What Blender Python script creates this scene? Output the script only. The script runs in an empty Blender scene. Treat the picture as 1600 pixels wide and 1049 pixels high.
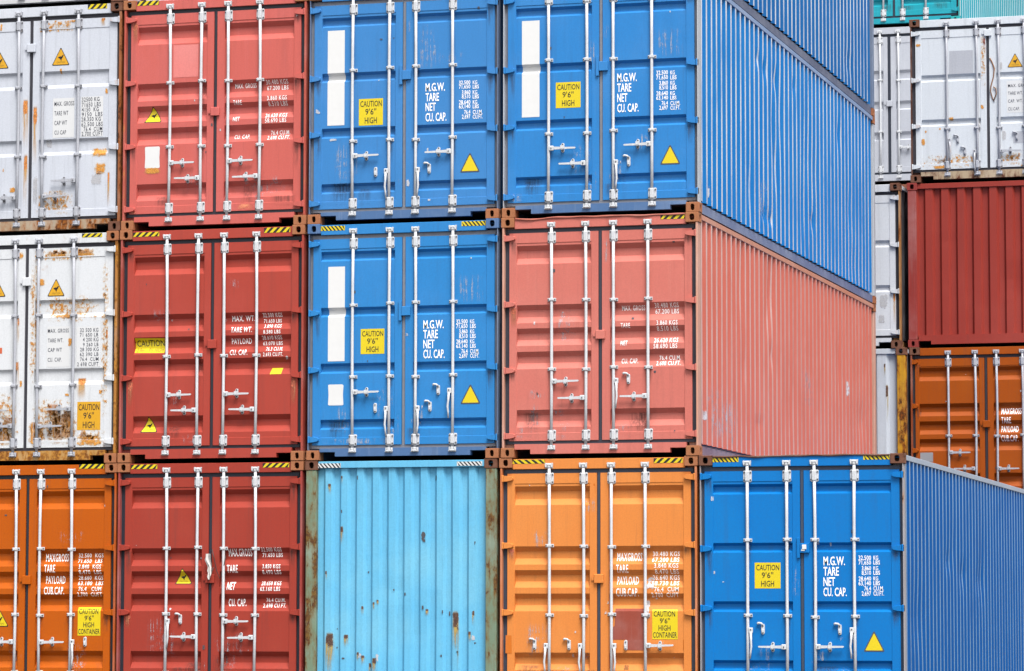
# A wall of stacked shipping containers in a port yard
SUN_AZ, SUN_EL, SUN, SKY, EXPOSURE = 145, 61, 2.1, .10, 1.46
PAINT_K = .56
C={'a0': {'x0': 0.009, 'y0': 0.0, 'z0': 5.792, 'h': 2.896}, 'a1': {'x0': -0.008, 'y0': 0.0, 'z0': 2.896, 'h': 2.896}, 'a2': {'x0': 0.006, 'y0': 0.0, 'z0': 0.0, 'h': 2.896}, 'b0': {'x0': 2.462, 'y0': 0.0, 'z0': 5.792, 'h': 2.896}, 'b1': {'x0': 2.451, 'y0': 0.0, 'z0': 2.896, 'h': 2.896}, 'b2': {'x0': 2.449, 'y0': 0.0, 'z0': 0.0, 'h': 2.896}, 'c0': {'x0': 4.92, 'y0': 0.0, 'z0': 5.792, 'h': 2.896}, 'c1': {'x0': 4.926, 'y0': 0.0, 'z0': 2.896, 'h': 2.896}, 'c2': {'x0': 4.911, 'y0': 0.0, 'z0': 0.0, 'h': 2.896}, 'd0': {'x0': 7.4, 'y0': 0.0, 'z0': 5.792, 'h': 2.896}, 'd1': {'x0': 7.394, 'y0': 0.0, 'z0': 2.896, 'h': 2.896}, 'd2': {'x0': 7.371, 'y0': 0.0, 'z0': 0.0, 'h': 2.896}, 'e2': {'x0': 9.823, 'y0': 0.0, 'z0': 0.0, 'h': 2.896}, 'am': {'x0': 0.014, 'y0': 0, 'z0': 8.688, 'h': 2.896}, 'dm': {'x0': 7.4, 'y0': 0, 'z0': 8.688, 'h': 2.896}, 'f1': {'x0': 7.612, 'y0': 13.2, 'z0': 5.2, 'h': 2.591}, 'f2': {'x0': 7.682, 'y0': 13.2, 'z0': 2.62, 'h': 2.591}, 'g0': {'x0': 10.165, 'y0': 13.5, 'z0': 7.823, 'h': 2.591}, 'g1': {'x0': 10.105, 'y0': 13.5, 'z0': 5.23, 'h': 2.591}, 'g2': {'x0': 10.125, 'y0': 13.5, 'z0': 2.64, 'h': 2.591}, 'h0': {'x0': 7.179, 'y0': 22, 'z0': 8.95, 'h': 2.896}, 'hm': {'x0': 7.27, 'y0': 22, 'z0': 11.86, 'h': 2.896}}
TXT={'a0': [['MAX. GROSS', 1.509, 1.778, 1.61, 1.666, 'black'], ['TARE WT', 1.511, 1.699, 1.489, 1.545, 'black'], ['CAP WT', 1.512, 1.683, 1.367, 1.423, 'black'], ['CU CAP', 1.514, 1.672, 1.247, 1.3, 'black'], ['32500 KG', 1.882, 2.12, 1.651, 1.704, 'black'], ['71650 LBS', 1.882, 2.138, 1.584, 1.64, 'black'], ['4150  KG', 1.883, 2.112, 1.523, 1.576, 'black'], ['9150  LBS', 1.884, 2.163, 1.461, 1.514, 'black'], ['28.350 KG', 1.879, 2.143, 1.401, 1.453, 'black'], ['62.500 LBS', 1.88, 2.168, 1.336, 1.389, 'black'], ['76.4  CUM', 1.91, 2.163, 1.275, 1.327, 'black'], ['2.700 CUFT', 1.884, 2.169, 1.214, 1.269, 'black']], 'a1': [['MAX. GROSS', 1.481, 1.763, 1.641, 1.69, 'black'], ['TARE WT.', 1.483, 1.69, 1.519, 1.569, 'black'], ['CAP WT', 1.484, 1.673, 1.4, 1.45, 'black'], ['CU. CAP.', 1.483, 1.671, 1.278, 1.328, 'black'], ['32 500 KG', 1.917, 2.163, 1.64, 1.69, 'black'], ['71 650 LB', 1.914, 2.161, 1.582, 1.629, 'black'], ['4 200 KG', 1.956, 2.165, 1.521, 1.57, 'black'], ['9 260 LB', 1.957, 2.166, 1.46, 1.506, 'black'], ['28 300 KG', 1.92, 2.169, 1.399, 1.446, 'black'], ['62 390 LB', 1.917, 2.167, 1.338, 1.385, 'black'], ['76.4  CUM', 1.921, 2.168, 1.278, 1.324, 'black'], ['2 698 CUFT', 1.882, 2.169, 1.214, 1.263, 'black']], 'b0': [['MAX. GROSS', 1.467, 1.748, 1.736, 1.794, 'white'], ['TARE', 1.458, 1.568, 1.526, 1.584, 'white'], ['NET', 1.456, 1.543, 1.321, 1.376, 'white'], ['CU. CAP.', 1.467, 1.673, 1.101, 1.156, 'white'], ['30.480 KGS', 1.878, 2.166, 1.771, 1.823, 'white'], ['67.200 LBS', 1.887, 2.166, 1.697, 1.751, 'white'], ['3.860 KGS', 1.905, 2.164, 1.565, 1.62, 'white'], ['8.510 LBS', 1.912, 2.165, 1.496, 1.551, 'white'], ['26.620 KGS', 1.878, 2.163, 1.352, 1.404, 'white'], ['58.690 LBS', 1.879, 2.158, 1.286, 1.341, 'white'], ['76.4 CU.M.', 1.943, 2.193, 1.137, 1.191, 'white'], ['2.698 CU.FT.', 1.906, 2.2, 1.075, 1.126, 'white']], 'b1': [['MAX. WT.', 1.468, 1.766, 1.729, 1.798, 'white'], ['TARE WT.', 1.466, 1.743, 1.589, 1.658, 'white'], ['PAYLOAD', 1.465, 1.726, 1.449, 1.518, 'white'], ['CU. CAP.', 1.457, 1.685, 1.309, 1.378, 'white'], ['32.500 KGS', 1.875, 2.126, 1.772, 1.821, 'white'], ['71.650 LBS', 1.882, 2.114, 1.703, 1.749, 'white'], ['3.890 KGS', 1.897, 2.121, 1.637, 1.683, 'white'], ['8.580 LBS', 1.892, 2.116, 1.566, 1.612, 'white'], ['28.610 KGS', 1.868, 2.125, 1.495, 1.543, 'white'], ['63.070 LBS', 1.875, 2.129, 1.426, 1.472, 'white'], ['76.3 CU.M.', 1.924, 2.144, 1.354, 1.403, 'white'], ['2.693 CU.FT.', 1.891, 2.151, 1.286, 1.334, 'white']], 'b2': [['MAX.GROSS', 1.448, 1.753, 1.733, 1.829, 'white'], ['TARE', 1.441, 1.581, 1.533, 1.629, 'white'], ['NET', 1.44, 1.546, 1.324, 1.42, 'white'], ['CU. CAP.', 1.45, 1.682, 1.124, 1.217, 'white'], ['32.500 KGS', 1.878, 2.142, 1.79, 1.841, 'white'], ['71.650 LBS', 1.887, 2.149, 1.723, 1.774, 'white'], ['3.850 KGS', 1.903, 2.135, 1.585, 1.635, 'white'], ['8.490 LBS', 1.9, 2.142, 1.515, 1.566, 'white'], ['28.650 KGS', 1.882, 2.137, 1.379, 1.43, 'white'], ['63.160 LBS', 1.876, 2.135, 1.31, 1.361, 'white'], ['76.4 CU.M.', 1.943, 2.187, 1.174, 1.225, 'white'], ['2.698 CU.FT.', 1.904, 2.201, 1.108, 1.158, 'white']], 'a2': [['MAXGROSS', 1.459, 1.766, 1.678, 1.776, 'white'], ['TARE', 1.455, 1.6, 1.542, 1.64, 'white'], ['PAYLOAD', 1.463, 1.722, 1.403, 1.501, 'white'], ['CUB.CAP.', 1.456, 1.727, 1.268, 1.365, 'white'], ['32.500  KGS', 1.898, 2.229, 1.728, 1.779, 'white'], ['71.650  LBS', 1.893, 2.218, 1.66, 1.711, 'white'], ['3.840  KGS', 1.917, 2.216, 1.589, 1.641, 'white'], ['8.470  LBS', 1.918, 2.22, 1.522, 1.573, 'white'], ['28.660  KGS', 1.901, 2.226, 1.451, 1.503, 'white'], ['63.180  LBS', 1.896, 2.233, 1.384, 1.435, 'white'], ['76.4   CUM', 1.918, 2.222, 1.313, 1.365, 'white'], ['2.700  CUFT', 1.901, 2.232, 1.246, 1.297, 'white']], 'c0': [['M.G.W.', 1.497, 1.744, 1.588, 1.691, 'white'], ['TARE', 1.498, 1.669, 1.468, 1.568, 'white'], ['NET', 1.498, 1.627, 1.347, 1.447, 'white'], ['CU. CAP.', 1.498, 1.764, 1.218, 1.323, 'white'], ['32,500', 1.923, 2.067, 1.658, 1.704, 'white'], ['KG', 2.098, 2.154, 1.653, 1.699, 'white'], ['71,650', 1.923, 2.067, 1.605, 1.653, 'white'], ['LBS', 2.098, 2.176, 1.599, 1.647, 'white'], ['3,860', 1.96, 2.068, 1.534, 1.585, 'white'], ['KG', 2.098, 2.155, 1.529, 1.58, 'white'], ['8,510', 1.96, 2.068, 1.483, 1.531, 'white'], ['LBS', 2.098, 2.176, 1.477, 1.526, 'white'], ['28,640', 1.923, 2.068, 1.413, 1.464, 'white'], ['KG', 2.099, 2.155, 1.408, 1.459, 'white'], ['63,140', 1.923, 2.068, 1.362, 1.411, 'white'], ['LBS', 2.099, 2.176, 1.356, 1.405, 'white'], ['76.4', 1.99, 2.068, 1.291, 1.342, 'white'], ['CU.M.', 2.099, 2.221, 1.285, 1.337, 'white'], ['2,697', 1.961, 2.068, 1.235, 1.286, 'white'], ['CU.FT.', 2.099, 2.224, 1.229, 1.28, 'white']], 'd0': [['M.G.W.', 1.426, 1.668, 1.603, 1.707, 'white'], ['TARE', 1.426, 1.6, 1.482, 1.584, 'white'], ['NET', 1.426, 1.551, 1.359, 1.462, 'white'], ['CU. CAP.', 1.426, 1.689, 1.234, 1.337, 'white'], ['32,500', 1.909, 2.051, 1.67, 1.72, 'white'], ['KG', 2.081, 2.135, 1.664, 1.714, 'white'], ['71,650', 1.908, 2.051, 1.611, 1.662, 'white'], ['LBS', 2.081, 2.156, 1.605, 1.656, 'white'], ['3,860', 1.945, 2.051, 1.544, 1.595, 'white'], ['KG', 2.081, 2.135, 1.539, 1.59, 'white'], ['8,510', 1.945, 2.051, 1.489, 1.539, 'white'], ['LBS', 2.08, 2.156, 1.483, 1.534, 'white'], ['28,640', 1.908, 2.051, 1.42, 1.471, 'white'], ['KG', 2.08, 2.135, 1.415, 1.465, 'white'], ['63,140', 1.908, 2.051, 1.367, 1.415, 'white'], ['LBS', 2.08, 2.155, 1.362, 1.409, 'white'], ['76.4', 1.973, 2.05, 1.3, 1.35, 'white'], ['CU.M.', 2.08, 2.199, 1.295, 1.345, 'white'], ['2,697', 1.944, 2.05, 1.245, 1.295, 'white'], ['CU.FT.', 2.08, 2.201, 1.239, 1.289, 'white']], 'c1': [['M.G.W.', 1.476, 1.735, 1.58, 1.684, 'white'], ['TARE', 1.476, 1.661, 1.462, 1.566, 'white'], ['NET', 1.477, 1.618, 1.342, 1.446, 'white'], ['CU. CAP.', 1.477, 1.747, 1.219, 1.326, 'white'], ['32,500', 1.893, 2.036, 1.633, 1.684, 'white'], ['KG', 2.068, 2.119, 1.63, 1.681, 'white'], ['71,650', 1.893, 2.036, 1.577, 1.628, 'white'], ['LBS', 2.068, 2.139, 1.574, 1.625, 'white'], ['3,860', 1.93, 2.036, 1.512, 1.563, 'white'], ['KG', 2.069, 2.12, 1.51, 1.56, 'white'], ['8,510', 1.93, 2.037, 1.456, 1.507, 'white'], ['LBS', 2.069, 2.139, 1.453, 1.504, 'white'], ['28,640', 1.893, 2.037, 1.392, 1.442, 'white'], ['KG', 2.069, 2.12, 1.389, 1.44, 'white'], ['63,140', 1.894, 2.037, 1.338, 1.386, 'white'], ['LBS', 2.069, 2.14, 1.335, 1.383, 'white'], ['76.4', 1.96, 2.037, 1.27, 1.324, 'white'], ['CU.M.', 2.069, 2.181, 1.268, 1.321, 'white'], ['2,697', 1.93, 2.037, 1.217, 1.268, 'white'], ['CU.FT.', 2.069, 2.183, 1.214, 1.265, 'white']], 'e2': [['M.G.W.', 1.477, 1.73, 1.598, 1.702, 'white'], ['TARE', 1.476, 1.657, 1.478, 1.58, 'white'], ['NET', 1.475, 1.612, 1.358, 1.46, 'white'], ['CU. CAP.', 1.474, 1.748, 1.239, 1.341, 'white'], ['32,500', 1.89, 2.037, 1.66, 1.711, 'white'], ['KG', 2.065, 2.12, 1.659, 1.71, 'white'], ['71,650', 1.89, 2.036, 1.606, 1.655, 'white'], ['LBS', 2.064, 2.141, 1.606, 1.654, 'white'], ['3,860', 1.927, 2.036, 1.54, 1.589, 'white'], ['KG', 2.064, 2.119, 1.54, 1.588, 'white'], ['8,510', 1.926, 2.035, 1.487, 1.535, 'white'], ['LBS', 2.063, 2.14, 1.487, 1.535, 'white'], ['28,640', 1.889, 2.035, 1.421, 1.469, 'white'], ['KG', 2.063, 2.118, 1.421, 1.469, 'white'], ['63,140', 1.888, 2.034, 1.365, 1.416, 'white'], ['LBS', 2.063, 2.139, 1.365, 1.416, 'white'], ['76.4', 1.955, 2.034, 1.304, 1.355, 'white'], ['CU.M.', 2.062, 2.183, 1.304, 1.355, 'white'], ['2,697', 1.925, 2.033, 1.246, 1.297, 'white'], ['CU.FT.', 2.062, 2.185, 1.246, 1.297, 'white']], 'd1': [['MAX. GROSS', 1.48, 1.763, 1.744, 1.804, 'white'], ['TARE', 1.473, 1.587, 1.536, 1.593, 'white'], ['NET', 1.47, 1.552, 1.326, 1.383, 'white'], ['CU. CAP.', 1.473, 1.677, 1.111, 1.171, 'white'], ['30.480 KGS', 1.882, 2.175, 1.771, 1.825, 'white'], ['67.200 LBS', 1.888, 2.175, 1.697, 1.754, 'white'], ['3.860 KGS', 1.911, 2.169, 1.561, 1.615, 'white'], ['8.510 LBS', 1.91, 2.169, 1.493, 1.547, 'white'], ['26.620 KGS', 1.878, 2.171, 1.352, 1.408, 'white'], ['58.690 LBS', 1.875, 2.165, 1.281, 1.338, 'white'], ['76.4 CU.M.', 1.936, 2.197, 1.144, 1.198, 'white'], ['2.698 CU.FT.', 1.904, 2.199, 1.079, 1.133, 'white']], 'd2': [['MAXGROSS', 1.437, 1.744, 1.657, 1.756, 'white'], ['TARE', 1.434, 1.581, 1.518, 1.616, 'white'], ['PAYLOAD', 1.439, 1.701, 1.378, 1.476, 'white'], ['CUB.CAP.', 1.433, 1.706, 1.238, 1.339, 'white'], ['30.480 KGS', 1.872, 2.199, 1.713, 1.769, 'white'], ['67.200 LBS', 1.867, 2.196, 1.645, 1.7, 'white'], ['3.840 KGS', 1.898, 2.191, 1.576, 1.63, 'white'], ['8.470 LBS', 1.904, 2.193, 1.506, 1.56, 'white'], ['26.640 KGS', 1.869, 2.196, 1.434, 1.491, 'white'], ['58.730 LBS', 1.863, 2.195, 1.369, 1.423, 'white'], ['76.4  CUM', 1.9, 2.193, 1.297, 1.351, 'white'], ['2.700  CUFT', 1.863, 2.192, 1.23, 1.284, 'white']], 'g0': [['MAX. GROSS', 1.541, 1.871, 1.454, 1.506, 'black'], ['TARE WT.', 1.539, 1.768, 1.335, 1.387, 'black'], ['CAP. WT.', 1.538, 1.766, 1.211, 1.263, 'black'], ['CU.CAP.', 1.537, 1.719, 1.088, 1.14, 'black']], 'g2': [['MAXGROSS', 1.419, 1.729, 1.523, 1.619, 'white'], ['TARE', 1.418, 1.566, 1.384, 1.479, 'white'], ['PAYLOAD', 1.416, 1.681, 1.245, 1.341, 'white'], ['CUB.CAP.', 1.415, 1.679, 1.102, 1.2, 'white']]}
STK={'a0': [['warn', 1.465, 1.71, 2.126, 2.359, {}], ['warn', 0.618, 0.878, 2.119, 2.341, {}], ['patch', 1.49, 1.78, 1.207, 1.708, {}], ['patch', 1.872, 2.17, 1.206, 1.712, {}]], 'a1': [['warn', 1.464, 1.703, 2.099, 2.324, {}], ['warn', 0.653, 0.901, 2.111, 2.34, {}], ['patch', 1.471, 1.775, 1.21, 1.72, {}], ['patch', 1.869, 2.188, 1.202, 1.71, {}], ['caution3', 1.89, 2.202, 0.415, 0.768, {'d': 0}], ['label_orange', 0.704, 0.86, 1.393, 1.467, {}]], 'b0': [['warn', 0.269, 0.51, 1.348, 1.556, {}], ['white', 0.29, 0.49, 0.774, 1.044, {}], ['pale', 0.659, 0.993, 1.902, 2.309, {}]], 'b1': [['caution2', 0.191, 0.589, 1.357, 1.547, {}], ['warn', 0.273, 0.505, 0.372, 0.576, {}], ['yellow', 1.98, 2.137, 1.065, 1.145, {}]], 'b2': [['warn', 0.744, 0.971, 1.395, 1.596, {}]], 'a2': [['warn', 0.735, 0.985, 0.871, 1.083, {}], ['caution4', 1.914, 2.218, 0.762, 1.113, {}]], 'c0': [['bar', 0.234, 0.454, 1.217, 2.395, {}], ['caution3', 0.641, 0.952, 1.202, 1.531, {}], ['tri', 1.939, 2.189, 0.58, 0.806, {}]], 'd0': [['bar', 0.237, 0.458, 1.221, 2.399, {}], ['caution3', 0.662, 0.971, 1.317, 1.629, {}], ['tri', 1.952, 2.199, 0.586, 0.811, {}]], 'c1': [['bar', 0.255, 0.47, 1.208, 2.368, {}], ['caution3', 0.677, 0.98, 1.289, 1.595, {}], ['tri', 1.948, 2.199, 0.661, 0.885, {}], ['white', 0.261, 0.458, 0.669, 0.924, {}]], 'd2': [['caution4', 1.873, 2.181, 0.736, 1.086, {}], ['brown', 1.393, 1.775, 0.729, 1.096, {}], ['brown', 1.566, 1.774, 0.606, 0.729, {}], ['touch', 0.072, 0.149, 0.561, 0.78, {}], ['touch', 2.246, 2.257, 0.615, 0.734, {}], ['touch', 1.107, 1.182, 2.455, 2.581, {}]], 'e2': [['caution3', 0.659, 0.967, 1.332, 1.633, {}], ['tri', 1.942, 2.188, 0.601, 0.826, {}]], 'g0': [['warn', 1.531, 1.776, 1.768, 1.994, {}], ['patch', 1.519, 1.869, 1.054, 1.558, {}], ['palegrey', 0.612, 0.995, 1.699, 2.07, {}], ['palegrey', 1.612, 1.811, 0.572, 0.756, {}]], 'g2': [['notice', 0.15, 0.35, 0.8, 0.943, {}]]}
HAZ={'a0': [[1.956, 2.218, 2.819, 2.88, 'R']], 'b0': [[0.174, 0.469, 2.827, 2.885, 'R']], 'a1': [[1.935, 2.208, 2.827, 2.877, 'R']], 'b1': [[0.166, 0.516, 2.811, 2.866, 'R'], [1.9, 2.242, 2.81, 2.873, 'R']], 'a2': [[1.915, 2.253, 2.83, 2.885, 'R']], 'b2': [[0.172, 0.521, 2.817, 2.871, 'R'], [1.904, 2.248, 2.817, 2.87, 'R']], 'c1': [[0.164, 0.473, 2.811, 2.868, 'B'], [1.963, 2.27, 2.815, 2.872, 'B']], 'd1': [[1.969, 2.268, 2.821, 2.881, 'R']], 'd2': [[0.162, 0.565, 2.825, 2.872, 'B2'], [1.899, 2.253, 2.815, 2.872, 'R']], 'c2': [[0.151, 0.453, 2.803, 2.857, 'BW'], [1.929, 2.246, 2.809, 2.859, 'BW']], 'e2': [[0.165, 0.476, 2.815, 2.874, 'B'], [1.958, 2.269, 2.824, 2.883, 'B']]}
RODS={'b0': [0.622, 1.045, 1.394, 1.813], 'a0': [0.604, 1.02, 1.365, 1.834], 'a1': [0.61, 1.036, 1.36, 1.828], 'a2': [0.616, 1.073, 1.407, 1.822], 'b1': [0.624, 1.042, 1.38, 1.805], 'b2': [0.648, 1.063, 1.399, 1.812], 'c0': [0.571, 1.044, 1.376, 1.846], 'd0': [0.577, 1.053, 1.382, 1.858], 'c1': [0.584, 1.053, 1.381, 1.856], 'd1': [0.623, 1.047, 1.39, 1.813], 'd2': [0.618, 1.039, 1.382, 1.796], 'e2': [0.579, 1.049, 1.376, 1.85], 'g0': [0.583, 1.052, 1.395, 1.8], 'g2': [0.601, 1.022, 1.353, 1.758], 'h0': [0.62, 1.053, 1.391, 1.81], 'hm': [0.62, 1.032, 1.388, 1.816]}
HW={'b0': [['H', 0, 0.826, 1], ['H', 1, 0.626, -1], ['H', 2, 0.823, 1], ['H', 3, 0.624, -1]], 'a0': [['H', 1, 0.462, -1], ['H', 3, 0.656, -1], ['H', 2, 0.463, 1]], 'a1': [['H', 0, 0.678, 1], ['H', 1, 0.478, -1], ['H', 3, 0.681, -1], ['H', 2, 0.468, 1]], 'a2': [['H', 1, 0.683, -1], ['H', 2, 0.68, 1], ['V', 3, 0.713, 0.402, 1], ['L', 2.017, 0.686, 0]], 'b1': [['H', 0, 0.83, 1], ['H', 1, 0.637, -1], ['H', 2, 0.831, 1], ['H', 3, 0.636, -1]], 'b2': [['V', 0, 0.971, 0.63, 1], ['L', 0.838, 0.963, 1], ['H', 1, 0.751, -1], ['H', 2, 0.94, 1], ['H', 3, 0.745, -1]], 'c0': [['H', 0, 0.825, 1], ['L', 0.863, 0.623, 0], ['V', 1, 0.654, 0.298, -1], ['V', 2, 0.656, 0.285, 1], ['L', 1.549, 0.639, 1], ['H', 3, 0.84, -1]], 'd0': [['H', 0, 0.827, 1], ['H', 1, 0.634, -1], ['V', 2, 0.659, 0.307, 1], ['L', 1.568, 0.637, 1], ['H', 3, 0.837, -1]], 'c1': [['H', 0, 0.823, 1], ['L', 0.869, 0.629, 0], ['V', 1, 0.644, 0.301, -1], ['V', 2, 0.646, 0.287, 1], ['L', 1.67, 0.832, 1], ['L', 1.565, 0.634, 1], ['V', 3, 0.85, 0.511, -1]], 'd1': [['H', 0, 0.909, 1], ['H', 1, 0.709, -1], ['V', 2, 0.935, 0.595, 1], ['L', 1.568, 0.923, 1], ['H', 3, 0.716, -1]], 'd2': [['L', 0.434, 0.667, 1], ['L', 0.858, 0.665, 1], ['V', 0, 0.683, 0.325, -1], ['V', 1, 0.684, 0.327, -1], ['V', 2, 0.685, 0.329, 1], ['L', 1.552, 0.665, 0], ['H', 3, 0.661, 1]], 'e2': [['L', 0.756, 0.857, 1], ['L', 1.666, 0.851, 1], ['V', 0, 0.874, 0.53, 1], ['H', 1, 0.65, -1], ['H', 2, 0.653, 1], ['V', 3, 0.876, 0.535, -1]], 'g0': [['V', 0, 0.679, 0.338, 1], ['L', 0.747, 0.663, 1], ['L', 0.857, 0.471, 1], ['V', 1, 0.488, 0.179, -1], ['H', 2, 0.455, 1], ['L', 1.671, 0.677, 1]], 'g2': [['H', 1, 0.682, -1], ['H', 2, 0.679, 1], ['H', 0, 0.939, 1]], 'h0': [['H', 2, 0.654, 1]]}
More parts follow.
